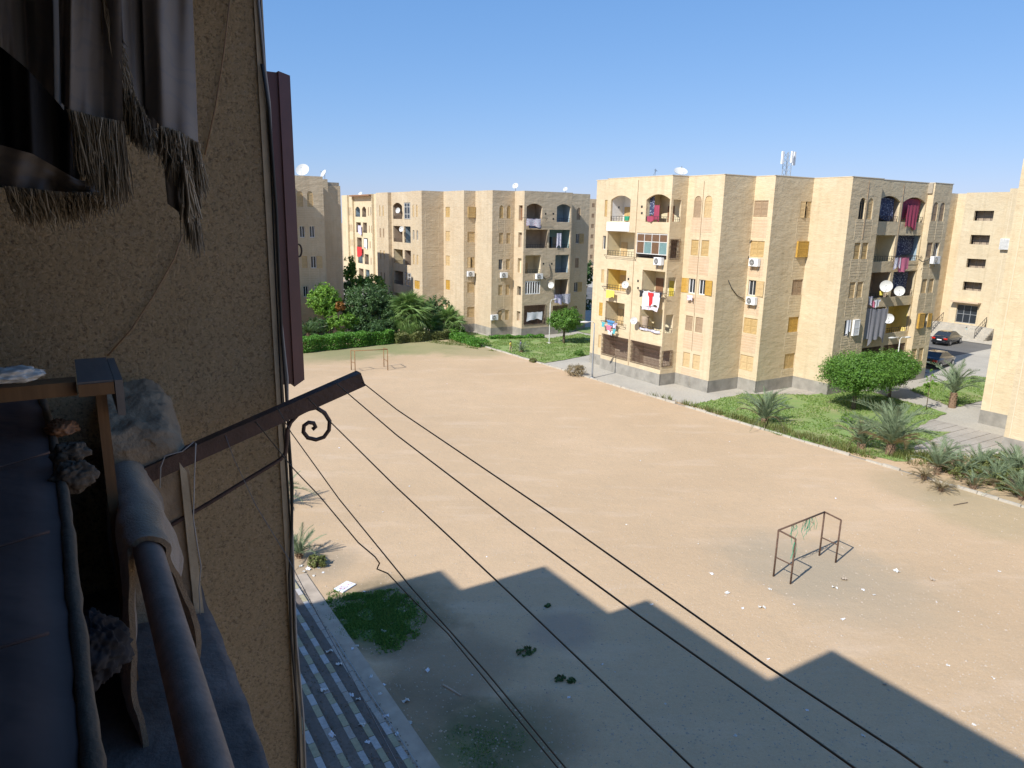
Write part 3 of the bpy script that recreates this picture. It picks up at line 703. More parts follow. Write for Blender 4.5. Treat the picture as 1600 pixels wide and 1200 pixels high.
# glazed-in balcony, fourth floor right
gl = MB(); z0, zm, z1 = 10.12, 11.38, 12.03
for i in range(5):
    x = 41.93 + 3.5 * i / 4; gl.box(F.p(x - .03, z0 + .3, .02), F.p(x + .03, z1, .08))
for z in (z0 + .3, zm, z1 - .05): gl.box(F.p(41.9, z - .03, .015), F.p(45.44, z + .03, .085))
gf = gl.build('balcony_glazing', 'white_dirty', M1.root, False, M1.o)
for i in range(4):
    x0 = 41.96 + 3.5 * i / 4
    for (za, zb, mt) in ((zm + .03, z1 - .08, 'brown_glass'), (z0 + .33, zm - .03, 'teal_glass' if i in (0, 2) else 'brown_glass')):
        q = MB(); q.box(F.p(x0 - .0, za, .04), F.p(x0 + .82, zb, .055)); o = q.build('pane', mt, gf, False, M1.o)
# side of the projection (faces -v) with tall side openings
F2 = Fc(M1, 'v', VB0); ops = []
for (a, b_) in ((12.98, 14.63), (10.2, 11.6), (7.2, 8.7), (4.25, 5.75), (1.58, 2.8)):
    q = (40.37, 41.20, a, b_); opening(F2, *q, 0, .16, M1.wall); ops.append(q)
panel(F2, 40.15, 41.83, TOP, ops)
grille(F2, 40.25, 41.35, 10.1, 11.65, -.05); grille(F2, 40.2, 41.35, 1.55, 2.85, -.05)
for (a, n_) in ((12.98, 4), (7.2, 4), (4.25, 4)): railing(F2, 40.37, 41.20, a, .38, .04, n=4)
# left recessed column
F = Fc(M1, 'u', 41.05); ops = []
ops.append(win_op(F, window(F, 50.55, 13.3, .66, 1.42, 'c', YEL)))
ops.append(win_op(F, window(F, 50.62, ZR[3], .66, 1.18, 'R', PALE)))
ops.append(win_op(F, window(F, 50.6, ZR[2], .66, 1.18, 'c', PALE)))
ops.append(win_op(F, window(F, 50.2, ZR[1], .5, 1.18, 'L', DEEP)))
ops.append(win_op(F, window(F, 50.6, ZR[0], .66, 1.18, 'c', PALE)))
panel(F, VB1, 52.1, TOP, ops)
# plain panel with two columns of windows
F = Fc(M1, 'u', 41.83); ops = []
for k in range(5):
    for j, q in enumerate((40.62, 39.55)):
        if k == 4: ops.append(win_op(F, window(F, q, 13.33, .76, 1.6, 'c', BRN if j == 0 else PALE, True), True))
        elif k == 2: ops.append(win_op(F, window(F, q, ZR[2], .70, 1.15, 'L' if j == 0 else 'R', DEEP, fmat='white_paint')))
        else: ops.append(win_op(F, window(F, q, ZR[k], .76, 1.18, 'c', [PALE, BRN, PALE, YEL][k])))
panel(F, 38.12, VB0, TOP, ops)
F = Fc(M1, 'v', 38.12); panel(F, 41.83, 45.17, TOP, [])
F = Fc(M1, 'u', 45.17); ops = []
for k, (ty, mt, qc) in enumerate([('c', PALE, 37.42), ('c', YEL, 37.38), ('L', PALE, 37.55), ('c', YEL, 37.42), ('c', BRN, 37.42)]):
    if k == 2: ops.append(win_op(F, window(F, qc, ZR[k], .74, 1.18, 'R', PALE)))
    else: ops.append(win_op(F, window(F, qc, 13.45 if k == 4 else ZR[k], 1.3, 1.2, ty, mt)))
panel(F, 36.32, 38.12, TOP, ops)
F = Fc(M1, 'v', 36.32); ops = []
for k, (ty, mt) in enumerate([('c', YEL), ('c', DEEP), ('c', BRN), ('b', DEEP), ('g', PALE)]):
    ops.append(win_op(F, window(F, 48.95, 13.45 if k == 4 else ZR[k], 1.25, 1.22, ty, mt)))
panel(F, 45.17, 49.61, TOP, ops)
F = Fc(M1, 'u', 49.61); panel(F, 33.08, 36.32, TOP, [])
F = Fc(M1, 'v', 33.08); ops = []
for k in range(5):
    for j, q in enumerate((51.15, 52.12)):
        if k == 4: ops.append(win_op(F, window(F, q, 13.42, .72, 1.55, 'd' if j == 0 else 'c', PALE, True, 'black'), True))
        elif k == 1: ops.append(win_op(F, window(F, q, ZR[1], .74, 1.25, 'd' if j == 0 else 'b', 'white_paint')))
        else: ops.append(win_op(F, window(F, q, ZR[k], .74, 1.22, 'c', [PALE, PALE, PALE, YEL][k] if k != 2 else PALE)))
panel(F, 49.61, 53.4, TOP, ops)
F = Fc(M1, 'u', 53.4)       # return of the recess, faces +u
M1.wall.face([(53.4, 33.08, 0), (53.4, 33.58, 0), (53.4, 33.58, TOP), (53.4, 33.08, TOP)])
F = Fc(M1, 'v', 33.58); ops = []
for (z0, z1, ar, ma, mb_, rl) in ((13.3, 15.25, .42, 'tan_wall', 'cream_wall', True), (10.2, 12.25, 0, 'cream_wall', 'blue_wall', True), (7.3, 9.35, 0, 'tan_wall', 'tan_wall', True), (4.3, 6.55, 0, 'yellow_wall', 'yellow_wall', True), (1.35, 3.3, 0, 'tan_wall', 'tan_wall', False)):
    ops.append(loggia(F, 53.9, 56.85, z0, z1, ma, ar, rail=rl, door=[(.3, .6, 'door_brown', 2.05)]))
    ops.append(loggia(F, 57.25, 60.45, z0, z1, mb_, ar, rail=rl, door=[(.05, .35, 'shutter_brown', 2.05)]))
panel(F, 53.4, 60.62, TOP, ops)
grille(F, 53.9, 56.85, 1.35, 3.3, .02); grille(F, 57.25, 60.45, 1.35, 3.3, .02)
F = Fc(M1, 'u', 60.62); panel(F, 33.08, 33.58, TOP, [])
F = Fc(M1, 'v', 33.08); ops = []
for k in range(5):
    for j, q in enumerate((61.1, 62.15)):
        if k == 4: ops.append(win_op(F, window(F, q, 13.42, .72, 1.5, 'c', BRN, True), True))
        elif k == 3: ops.append(win_op(F, window(F, q, ZR[k], .78, 1.22, 'c' if j == 0 else 'd', BRN)))
        elif k == 1:
            if j == 0: ops.append(win_op(F, window(F, q + .15, ZR[k], .8, 1.25, 'b', DEEP)))
            else: ops.append(win_op(F, window(F, q, ZR[k], .5, 1.2, 'R', DEEP)))
        else: ops.append(win_op(F, window(F, q, ZR[k], .74, 1.18, 'c', PALE)))
panel(F, 60.62, 63.25, TOP, ops)
w_ = M1.wall
out = [(41.05, 52.1), (41.05, VB1), (40.15, VB1), (40.15, VB0), (41.83, VB0), (41.83, 38.12), (45.17, 38.12), (45.17, 36.32), (49.61, 36.32), (49.61, 33.08), (53.4, 33.08), (53.4, 33.58), (60.62, 33.58), (60.62, 33.08), (63.25, 33.08), (63.25, 52.1)]
for a, b_ in (((63.25, 33.08), (63.25, 52.1)), ((63.25, 52.1), (41.05, 52.1)), ((41.05, VB1), (40.15, VB1))):
    w_.face([(a[0], a[1], 0), (b_[0], b_[1], 0), (b_[0], b_[1], TOP), (a[0], a[1], TOP)])
M1.done(TOP, 15.6, [(p[0] + .12 if p[0] < 60 else p[0] - .12, p[1] + .12 if p[1] < 50 else p[1] - .12) for p in out])
cp = MB()
for i in range(len(out) - 1):
    a, b_ = out[i], out[i + 1]; cp.box((min(a[0], b_[0]) - .02, min(a[1], b_[1]) - .02, TOP), (max(a[0], b_[0]) + .10, max(a[1], b_[1]) + .10, TOP + .05 + (i % 2) * .003))
cp.build('coping', 'joint', M1.root, False, M1.o)
# spandrel tiles between small windows read as pinker strips
def pinkstrip(B_, kind, c_, q0, q1, z0, z1):
    m_ = MB(); F_ = Fc(B_, kind, c_); m_.box(F_.p(q0, z0, -.006), F_.p(q1, z1, .02)); m_.build('spandrel_panel', 'plaster_pink', B_.root, False, B_.o)
for k in range(5):
    pinkstrip(M1, 'u', 41.83, 39.05, 41.1, ZR[k] - 1.45 + (0 if k < 4 else .25), ZR[k] - .1)
    if k: pinkstrip(M1, 'u', 45.17, 36.7, 38.08, ZR[k] - 1.5, ZR[k] - .08)
# downpipes and cable runs on the facade
for (kind, c_, q, za, zb) in (('u', 40.15, 45.6, 1, 16.2), ('u', 41.83, 40.1, 3, 16.0), ('v', 33.08, 51.6, 12, 16.2), ('v', 33.58, 57.05, 10, 16.2)):
    F_ = Fc(M1, kind, c_); p_ = MB(); p_.tube([F_.p(q, za, -.03), F_.p(q + .03, (za + zb) / 2, -.03), F_.p(q, zb, -.03)], .018, 5); p_.build('downpipe', 'shutter_brown', M1.root, False, M1.o)

# ---------------------------------------------------------------- the middle-distance block, centre
M2 = Bld('apartment_block', 'sand-coloured apartment block at middle distance behind the fan palms and the small round tree', 45, 80, .968, 'plaster_far')
T2 = 15.93
Z2 = [1.70 + 2.85 * k for k in range(5)]
F = Fc(M2, 'u', 36.12); ops = []
for k in range(5):
    for q, w in ((91.25, .45), (90.1, .45), (80.65, .45), (79.6, .45)):
        if k == 1 and q < 81: continue
        ops.append(win_op(F, window(F, q, Z2[k] if k < 4 else 12.95, w, 1.15 if k < 4 else 1.42, 'd' if (k, q) in ((3, 79.6), (3, 80.65)) else 'c', BRN if k % 2 else PALE, k == 4), k == 4))
ops.append(win_op(F, window(F, 79.8, 4.5, 1.5, 1.0, 'c', 'shutter_deep')))
panel(F, 78.27, 81.5, T2, [o for o in ops if o[0] < 81.5]); panel(F, 88.5, 92.5, T2, [o for o in ops if o[0] > 88])
F = Fc(M2, 'u', 36.6); ops = []
for (z0, z1, ar, a, c_) in ((12.65, 14.65, .4, 'tan_wall', 'white_dirty'), (9.8, 11.8, 0, 'tan_wall', 'blue_wall'), (7.1, 8.9, 0, 'cream_wall', 'tan_wall'), (4.45, 6.15, 0, 'tan_wall', 'tan_wall'), (1.4, 3.3, 0, 'tan_wall', 'tan_wall')):
    ops.append(loggia(F, 85.1, 88.0, z0, z1, a, ar, door=[(.5, .8, 'door_brown', 2)])); ops.append(loggia(F, 81.9, 84.5, z0, z1, c_, 0, door=[(.1, .4, 'door_brown', 2)]))
panel(F, 81.5, 88.5, T2, ops)
for (z0, z1) in ((12.7, 14.6), (4.5, 6.1)):
    g4 = MB()
    for i in range(4): x = 81.95 + 2.5 * i / 3; g4.box(F.p(x - .05, z0, .02), F.p(x + .05, z1, .08))
    for z in (z0, z0 + .55, z1 - .5, z1 - .05): g4.box(F.p(81.9, z, .022), F.p(84.5, z + .05, .078))
    gf = g4.build('balcony_glazing', 'white_dirty', M2.root, False, M2.o)
    q = MB(); q.box(F.p(82, z0, .045), F.p(84.4, z1 - .1, .055)); q.build('pane', 'glass_dark', gf, False, M2.o)
F = Fc(M2, 'v', 78.27); panel(F, 36.12, 38.94, T2, [])
for z in (13.6, 11.4, 9.2, 6.4, 3.6):   # framed render panels scratched into the blank wall
    for (a, b_) in (((36.6, z - 1.9), (38.3, z)),):
        J = M2.joint
        J.box(F.p(a[0], a[1], -.012), F.p(b_[0], a[1] + .04, .02)); J.box(F.p(a[0], b_[1], -.012), F.p(b_[0], b_[1] + .04, .02))
        J.box(F.p(a[0], a[1] + .05, -.010), F.p(a[0] + .04, b_[1] - .01, .02)); J.box(F.p(b_[0] - .04, a[1] + .05, -.010), F.p(b_[0], b_[1] - .01, .02))
for zz in np.arange(2.4, 12.6, .42): M2.joint.box(F.p(36.75, zz, -.006), F.p(38.2, zz + .022, .02))
F = Fc(M2, 'u', 38.94); ops = []
for k in range(5): ops.append(win_op(F, window(F, 77.2, Z2[k] if k < 4 else 13.0, 1.1, 1.15, 'c', DEEP if k == 1 else (YEL if k == 4 else PALE), groove=False)))
panel(F, 73.17, 78.27, T2, ops)
F = Fc(M2, 'v', 73.17); ops = []
for k in range(5): ops.append(win_op(F, window(F, 39.88, Z2[k] if k < 4 else 13.0, .95, 1.18, 'b' if k == 4 else ('g' if k == 2 else 'c'), YEL if k == 4 else PALE)))
panel(F, 38.94, 40.4, T2, ops)
F = Fc(M2, 'u', 40.4); panel(F, 69.35, 73.17, T2, [])
F = Fc(M2, 'v', 69.35); ops = []
for k in range(5):
    for q in (41.55, 42.5): ops.append(win_op(F, window(F, q, Z2[k] if k < 4 else 12.98, .52, 1.15 if k < 4 else 1.4, 'd' if (k, q) == (2, 41.55) else 'c', YEL if k == 4 else PALE, k == 4), k == 4))
panel(F, 40.4, 43.26, T2, ops)
F = Fc(M2, 'u', 43.26); ops = []
for k, (a, b_) in enumerate(((1.7, 2.8), (4.6, 5.6), (7.1, 8.7), (9.9, 11.5), (12.8, 14.4))):
    q = (67.75, 68.5, a, b_); opening(F, *q, 0, .3, M2.wall); ops.append(q)
    kk = MB(); kk.box(F.p(67.75, a, .3), F.p(68.5, b_, .34)); kk.build('side_screen', 'door_brown' if k in (4, 2) else 'glass_dark', M2.root, False, M2.o)
panel(F, 67.41, 69.35, T2, ops)
F = Fc(M2, 'v', 67.41); ops = []
ops.append(loggia(F, 43.58, 45.62, 12.6, 14.62, 'tan_wall', .34)); ops.append(loggia(F, 47.6, 49.5, 12.7, 14.65, 'blue_wall', .3, door=[(.05, .42, 'shutter_brown', 2)]))
ops.append(loggia(F, 43.55, 46.45, 9.82, 11.85, 'tan_wall')); ops.append(loggia(F, 46.68, 49.55, 9.82, 11.85, 'teal_wall', door=[(.3, .45, 'black', 2), (.5, .7, 'tan_wall', 2)]))
ops.append(loggia(F, 43.55, 45.62, 7.05, 9.05, 'cream_wall', door=[(.3, .6, 'shutter_pale', 1.9)])); ops.append(loggia(F, 47.6, 49.5, 7.05, 9.05, 'blue_wall', door=[(.05, .4, 'door_brown', 2)]))
ops.append(loggia(F, 43.6, 45.62, 4.74, 6.22, 'tan_wall', rail=False)); ops.append(loggia(F, 47.6, 49.5, 3.9, 6.3, 'tan_wall', door=[(.0, .3, 'cloth_blue', 2), (.3, .6, 'white_dirty', 2)]))
ops.append(loggia(F, 43.55, 46.44, 1.35, 3.5, 'tan_wall', rail=False)); ops.append(loggia(F, 47.44, 49.55, 1.2, 3.3, 'tan_wall', rail=False))
panel(F, 43.26, 49.7, T2, ops)
grille(F, 43.5, 46.46, 1.3, 3.5, -.05); grille(F, 47.44, 49.55, 1.2, 3.3, .02)
g5 = MB()
for i in range(7): x = 43.62 + 1.96 * i / 6; g5.box(F.p(x - .05, 4.74, .02), F.p(x + .05, 6.2, .1))
g5.box(F.p(43.6, 4.74, .022), F.p(45.6, 4.84, .098)); g5.box(F.p(43.6, 6.1, .022), F.p(45.6, 6.2, .098)); g5.build('window_bars', 'white_paint', M2.root, False, M2.o)
F = Fc(M2, 'v', 69.35); ops = []
for k in range(5): ops.append(win_op(F, window(F, 52.1, Z2[k] if k < 4 else 12.98, .55, 1.15 if k < 4 else 1.4, 'c' if k in (0, 2, 4) else 'R', YEL if k in (1, 3) else BRN, k == 4), k == 4))
panel(F, 49.7, 53.7, T2, ops)
w_ = M2.wall
out = [(36.12, 92.5), (36.12, 88.5), (36.6, 88.5), (36.6, 81.5), (36.12, 81.5), (36.12, 78.27), (38.94, 78.27), (38.94, 73.17), (40.4, 73.17), (40.4, 69.35), (43.26, 69.35), (43.26, 67.41), (49.7, 67.41), (49.7, 69.35), (53.7, 69.35), (53.7, 92.5)]
for a, b_ in (((49.7, 67.41), (49.7, 69.35)), ((53.7, 69.35), (53.7, 92.5)), ((53.7, 92.5), (36.12, 92.5)), ((36.12, 88.5), (36.6, 88.5)), ((36.12, 81.5), (36.6, 81.5))):
    w_.face([(a[0], a[1], 0), (b_[0], b_[1], 0), (b_[0], b_[1], T2), (a[0], a[1], T2)])
M2.done(T2, 15.2, [(p[0] + .12 if p[0] < 50 else p[0] - .12, p[1] + .12 if p[1] < 90 else p[1] - .12) for p in out])

# ---------------------------------------------------------------- block on the left behind the bushes
VA = 78.0
M3 = Bld('apartment_block', 'apartment block at the left edge behind the maroon shutter, crossed by a diagonal shadow', 20, 84, 1.17, 'plaster_far')
TA = 16.95
F = Fc(M3, 'v', VA); ops = []
def wa(x0, y0, x1, y1, ty, mt, ar=False, fm='white_paint'):
    a = on_v(x0, y1, VA); c_ = on_v(x1, y0, VA); w = abs(c_[0] - a[0]); return win_op(F, window(F, (a[0] + c_[0]) / 2, a[1], w, c_[1] - a[1], ty, mt, ar, fm), ar)
for (cx, dx) in ((468.6, 0), (484.6, 0)): ops.append(wa(cx - 4.2, 299, cx + 4.2, 323, 'c', PALE, True))
for (cx, ty) in ((472.3, 'd'), (487.8, 'd')): ops.append(wa(cx - 3.6, 353, cx + 3.6, 371, ty, PALE))
ops.append(wa(472.3, 400, 479.8, 419, 'c', PALE)); ops.append(wa(486.2, 400, 494, 419, 'R', PALE))
ops.append(wa(474.5, 447, 481.5, 464, 'd', PALE))
uA = on_v(505, 300, VA)[0]; panel(F, 20.2, uA, TA, ops)
w_ = M3.wall; vP = 81.2; u0_, u1_ = uA, on_v(512.5, 300, vP)[0]; u2_ = on_v(531.5, 290, vP + .3)[0]
w_.face([(uA, VA, 0), (uA, vP, 0), (uA, vP, TA), (uA, VA, TA)])
w_.face([(u0_, vP, 0), (u1_, vP, 0), (u1_, vP, TA - .1), (u0_, vP, TA - .1)])
w_.face([(u1_, vP + .3, 0), (u2_, vP + .3, 0), (u2_, vP + .3, TA - .75), (u1_, vP + .3, TA - .75)])
w_.face([(u1_, vP, 0), (u1_, vP + .3, 0), (u1_, vP + .3, TA - .1), (u1_, vP, TA - .1)])
w_.face([(20.2, VA, 0), (20.2, 75.4, 0), (20.2, 75.4, TA), (20.2, VA, TA)])
w_.face([(10, 75.4, 0), (20.2, 75.4, 0), (20.2, 75.4, TA), (10, 75.4, TA)])
w_.face([(10, 75.4, 0), (10, 95, 0), (10, 95, TA), (10, 75.4, TA)])
w_.face([(u2_, vP + .3, 0), (u2_, 95, 0), (u2_, 95, TA - .75), (u2_, vP + .3, TA - .75)])
w_.face([(10, 95, 0), (u2_, 95, 0), (u2_, 95, TA - .75), (10, 95, TA - .75)])
w_.face([(u1_, vP + .3, TA - .75), (u1_, 95, TA - .75), (u1_, 95, TA - .1), (u1_, vP + .3, TA - .1)])
M3.plo = 1.0
M3.done(TA - .4, TA - .8, [(10.1, 75.5), (20.1, 75.5), (20.1, VA + .1), (uA - .1, VA + .1), (uA - .1, 81.3), (u2_ - .1, 81.6), (u2_ - .1, 94.9), (10.1, 94.9)])

# ---------------------------------------------------------------- block behind, between
UB = 48.0
M4 = Bld('apartment_block', 'distant sunlit apartment block seen between two nearer blocks, red towel on a balcony', 53, 132, 1.0, 'plaster')
F = Fc(M4, 'u', UB); ops = []; TB = 16.75
def pxu(x, y): return on_u(x, y, UB)
rows = [(302, 318, 324, 342), (348, 364, 350, 366), (371, 387, 373, 388), (395, 411, 395, 411), (420, 436, 420, 436)]
vb = [on_u(x, 320, UB)[0] for x in (552.5, 583.5)]
zrow = [12.75, 9.9, 7.1, 4.2, 1.4]
for k, z in enumerate(zrow):
    sh_ = k * 1.2
    for (xa, xb, ty) in ((555, 562.5, 0), (565.5, 572, 1)):
        a, c_ = on_u(xa + sh_ * .6, 330, UB)[0], on_u(xb + sh_ * .6, 330, UB)[0]
        ops.append(loggia(F, min(a, c_), max(a, c_), z, z + 1.85, ('blue_wall', 'tan_wall', 'tan_wall', 'blue_wall', 'tan_wall')[(k + ty) % 5], .5 if k == 0 else 0, rail=True))
    for xx in (545.5, 548.3, 575.7, 579.3):
        a = on_u(xx + sh_ * .6, 330, UB)[0]
        ops.append(win_op(F, window(F, a, z + .1 if k else z + .2, .42, 1.5 if k == 0 else 1.25, 'd' if xx == 579.3 and k == 0 else 'c', BRN, False, groove=False)))
vlo, vhi = on_u(588, 320, UB)[0], on_u(534, 320, UB)[0]
panel(F, vlo, vhi, TB, ops)
w_ = M4.wall
for a, b_ in (((UB, vlo), (62, vlo)), ((62, vlo), (62, vhi)), ((62, vhi), (UB, vhi))): w_.face([(a[0], a[1], 0), (b_[0], b_[1], 0), (b_[0], b_[1], TB), (a[0], a[1], TB)])
M4.done(TB, TB - .8, [(UB + .1, vlo + .1), (61.9, vlo + .1), (61.9, vhi - .1), (UB + .1, vhi - .1)])
hd = MB(); v0_, v1_ = on_u(583.5, 310, UB)[0], on_u(552.5, 310, UB)[0]; hd.box((UB - .9, v0_, TB - .35), (UB - .02, v1_, TB - .1)); hd.build('shade_band', 'door_brown', M4.root, False, M4.o)  # dark brown slab added for the shaded band under the parapet
for q in (vlo + 1.4, v0_, v1_, vhi - 4): 
    jb = MB(); jb.box((UB - .35, q - .15, 0), (UB - .003, q + .15, TB - .02)); jb.build('pilaster', 'plaster', M4.root, False, M4.o)

# slab tower far behind, seen in the gap
M5 = Bld('apartment_tower', 'pale distant apartment slab with small square windows showing in the narrow gap', 128, 190, 1.0, 'plaster')
x, y = -1, -1
def far_uv(px, w):   # a spot w metres down the lens axis on the ground plane
    d = _ray(px, 345); q = d / (d @ _fw) * w; return float(q[:2] @ EU), float(q[:2] @ EV)
ua, va = far_uv(915, 205); ub, vb_ = far_uv(1010, 205)
F = Fc(M5, 'v', va); ops = []; T5 = height_at(928, 311, ua + 2.4, va)
uw = on_v(927, 330, va)[0]
for k in range(6):
    for du in (0, 4.4, 8.8): ops.append(win_op(F, window(F, uw + du, T5 - 2.3 - k * 2.9, 1.05, 1.1, 'c', BRN, groove=False), dep=.2))
panel(F, ua - 3, ua + 26, T5, ops)
w_ = M5.wall
for a, b_ in (((ua - 3, va), (ua - 3, va + 14)), ((ua - 3, va + 14), (ua + 26, va + 14)), ((ua + 26, va + 14), (ua + 26, va))): w_.face([(a[0], a[1], 0), (b_[0], b_[1], 0), (b_[0], b_[1], T5), (a[0], a[1], T5)])
M5.o = M5.o; M5.done(T5, T5 - .8, [(ua - 2.9, va + .1), (ua + 25.9, va + .1), (ua + 25.9, va + 13.9), (ua - 2.9, va + 13.9)])

# ---------------------------------------------------------------- right-hand near block (only its flank is in view)
M6 = Bld('apartment_block', 'cut-off apartment block at the right edge of the photo showing a windowless ribbed flank', 56, 14)
T6 = 17.25
F = Fc(M6, 'u', 52.0); panel(F, 21.0, 23.15, T6, [], 0)
F = Fc(M6, 'u', 46.35); panel(F, 8, 19.15, T6, [], 0)
w_ = M6.wall
for a, b_ in (((46.35, 19.15), (52, 19.15)), ((52, 19.15), (52, 21.0)), ((52, 23.15), (70, 23.15)), ((70, 23.15), (70, 8)), ((70, 8), (46.35, 8))): w_.face([(a[0], a[1], 0), (b_[0], b_[1], 0), (b_[0], b_[1], T6), (a[0], a[1], T6)])
M6.done(T6, T6 - .8, [(46.5, 8.1), (69.9, 8.1), (69.9, 23), (52.1, 23), (52.1, 19), (46.5, 19)])
F = Fc(M6, 'u', 52.0)
for q in (20.0, 21.3, 22.55): 
    pl = MB(); pl.box(F.p(q, .95, -.03), F.p(q + .09, T6 - .3, .01)); pl.build('render_rib', 'joint', M6.root, False, M6.o)
F = Fc(M6, 'u', 46.35)
for q in (14.4, 16.2, 17.4, 18.8): 
    pl = MB(); pl.box(F.p(q, .95, -.03), F.p(q + .07, T6 - .3, .01)); pl.build('render_rib', 'joint', M6.root, False, M6.o)
pinkstrip(M6, 'u', 46.35, 16.3, 17.3, 1.2, 16.4)
for k in range(5):
    for i in range(5):
        zz = 1.5 + k * 3 + i * .24; M6_j = MB(); 
F = Fc(M6, 'u', 46.35); jl = MB()
for zz in np.arange(1.3, 16.6, .27):
    if (zz // 1.35) % 2 < 1: jl.box(F.p(14.5, zz, -.008), F.p(18.75, zz + .02, .01))
F = Fc(M6, 'u', 52.0)
for zz in np.arange(1.3, 16.6, .27):
    if (zz // 1.35) % 2 < 1: jl.box(F.p(21.4, zz, -.008), F.p(22.5, zz + .02, .01))
jl.build('joint_lines', 'joint', M6.root, False, M6.o)['kind'] = 'stuff'

# ---------------------------------------------------------------- back-right block with the stair entrance
M7 = Bld('apartment_block', 'sunlit apartment block across the road with four dark stairwell openings over a glazed door', 98, 46, 1.0)
T7 = 17.0; U7 = 93.0
F = Fc(M7, 'u', U7 + 1.2)
ql, qr = 51.6, 48.6
panel(Fc(M7, 'u', U7), 49.0, 58.0, T7 - .1, [win_op(Fc(M7, 'u', U7), window(Fc(M7, 'u', U7), 49.9, 13.9, .6, .9, 'd', PALE, fmat='black', groove=False))], 0)
F = Fc(M7, 'v', 46.6)
M7.wall.face([(U7, 49.0, 0), (U7 + 2.2, 49.0, 0), (U7 + 2.2, 49.0, T7), (U7, 49.0, T7)])
M7.wall.face([(U7 + 2.2, 49.0, 0), (U7 + 2.2, 46.9, 0), (U7 + 2.2, 46.9, T7), (U7 + 2.2, 49.0, T7)])
M7.wall.face([(U7 + 2.2, 46.9, 0), (U7, 46.9, 0), (U7, 46.9, T7), (U7 + 2.2, 46.9, T7)])
F = Fc(M7, 'u', U7); ops = []
for (a, b_) in ((13.75, 14.9), (11.0, 12.1), (8.25, 9.3), (5.52, 6.55)):
    q = (43.55, 45.7, a, b_); opening(F, *q, 0, .35, M7.wall); ops.append(q)
    k = MB(); k.box(F.p(43.5, a - .1, .9), F.p(45.75, b_ + .1, .95)); k.build('stairwell_wall', 'tan_wall', M7.root, False, M7.o)
    k = MB()
    for i in range(3): k.box(F.p(43.9 + i * .75, a, .22), F.p(43.94 + i * .75, b_, .26))
    k.box(F.p(43.55, a + .42, .215), F.p(45.7, a + .46, .265)); k.build('stair_rail', 'iron', M7.root, False, M7.o)
q = (43.6, 46.0, 1.55, 3.75); opening(F, *q, 0, .3, M7.wall); ops.append(q)
panel(F, 42.0, 46.9, T7, ops)
dr = MB()
for i in range(4): dr.box(F.p(43.62 + i * .78, 1.55, .2), F.p(43.68 + i * .78, 3.75, .26))
for z in (1.55, 2.6, 3.68): dr.box(F.p(43.6, z, .205), F.p(46.0, z + .06, .255))
do = dr.build('entrance_door', 'grey_metal', M7.root, False, M7.o)
k = MB(); k.box(F.p(43.62, 1.56, .27), F.p(45.98, 3.74, .29)); k.build('pane', 'glass_dark', do, False, M7.o)
cn = MB(); cn.box((U7 - .8, 43.3, 4.05), (U7 - .004, 46.5, 4.2)); cn.build('entrance_canopy', 'plaster_pink', M7.root, False, M7.o)
F = Fc(M7, 'u', U7 - .5); panel(F, 28, 42.0, T7 + .35, [], 0)
M7.wall.face([(U7 - .5, 42, 0), (U7, 42, 0), (U7, 42, T7 + .35), (U7 - .5, 42, T7 + .35)])
w_ = M7.wall
for a, b_ in (((U7 - .5, 28), (108, 28)), ((108, 28), (108, 58)), ((108, 58), (U7, 58))): w_.face([(a[0], a[1], 0), (b_[0], b_[1], 0), (b_[0], b_[1], T7 - .2), (a[0], a[1], T7 - .2)])
M7.done(T7 - .2, T7 - .8, [(U7 + .1, 28.1), (107.9, 28.1), (107.9, 57.9), (U7 + .1, 57.9), (U7 + .1, 49.1), (U7 + 2.3, 49.1), (U7 + 2.3, 46.8), (U7 + .1, 46.8)])
for i in range(7):
    sb = MB(); sb.box((U7 - 2.6 + i * .3, 41.2, 0), (U7 - .01, 48.2, .2 * (i + 1))); sb.build('entrance_step', 'kerb_pale', M7.root, False, M7.o)
for q in (42.3, 47.3):
    rl = MB(); rl.tube([(U7 - 2.5, q, .2), (U7 - 2.5, q, 1.3), (U7 - .3, q, 2.6), (U7 - .3, q, 1.5)], .035, 5); rl.tube([(U7 - 2.5, q, .75), (U7 - .3, q, 2.05)], .025, 5)
    for i in range(1, 6): f = i / 6; rl.tube([(U7 - 2.5 + 2.2 * f, q, .2 + 1.3 * f), (U7 - 2.5 + 2.2 * f, q, 1.3 + 1.3 * f)], .02, 4)
    rl.build('stair_handrail', 'iron', M7.root, False, M7.o)
F = Fc(M7, 'u', U7 + .0)
q7, z7 = on_u(1569, 390, U7 - .7); bx7 = MB(); F = Fc(M7, 'u', U7 - .5)
bx7.box(F.p(q7 - .5, z7, -.4), F.p(q7 + .5, z7 + 1.25, -.005)); 
for i in range(8): bx7.box(F.p(q7 - .42, z7 + .1 + i * .14, -.43), F.p(q7 + .42, z7 + .17 + i * .14, -.402))
bx7.build('shutter_box', 'white_dirty', M7.root, False, M7.o)
lj = MB(); F = Fc(M7, 'u', U7 - .5)
for q in (35.5, 38.8, 41.6): lj.box(F.p(q, 1, -.02), F.p(q + .06, T7 - .2, .01))
for zz in np.arange(1.5, 16.5, .3): lj.box(F.p(38.9, zz, -.008), F.p(41.5, zz + .02, .01))
F = Fc(M7, 'u', U7)
for zz in np.arange(1.5, 16.5, .3): lj.box(F.p(49.2, zz, -.008), F.p(52.5, zz + .02, .01))
lj.build('joint_lines', 'joint', M7.root, False, M7.o)['kind'] = 'stuff'

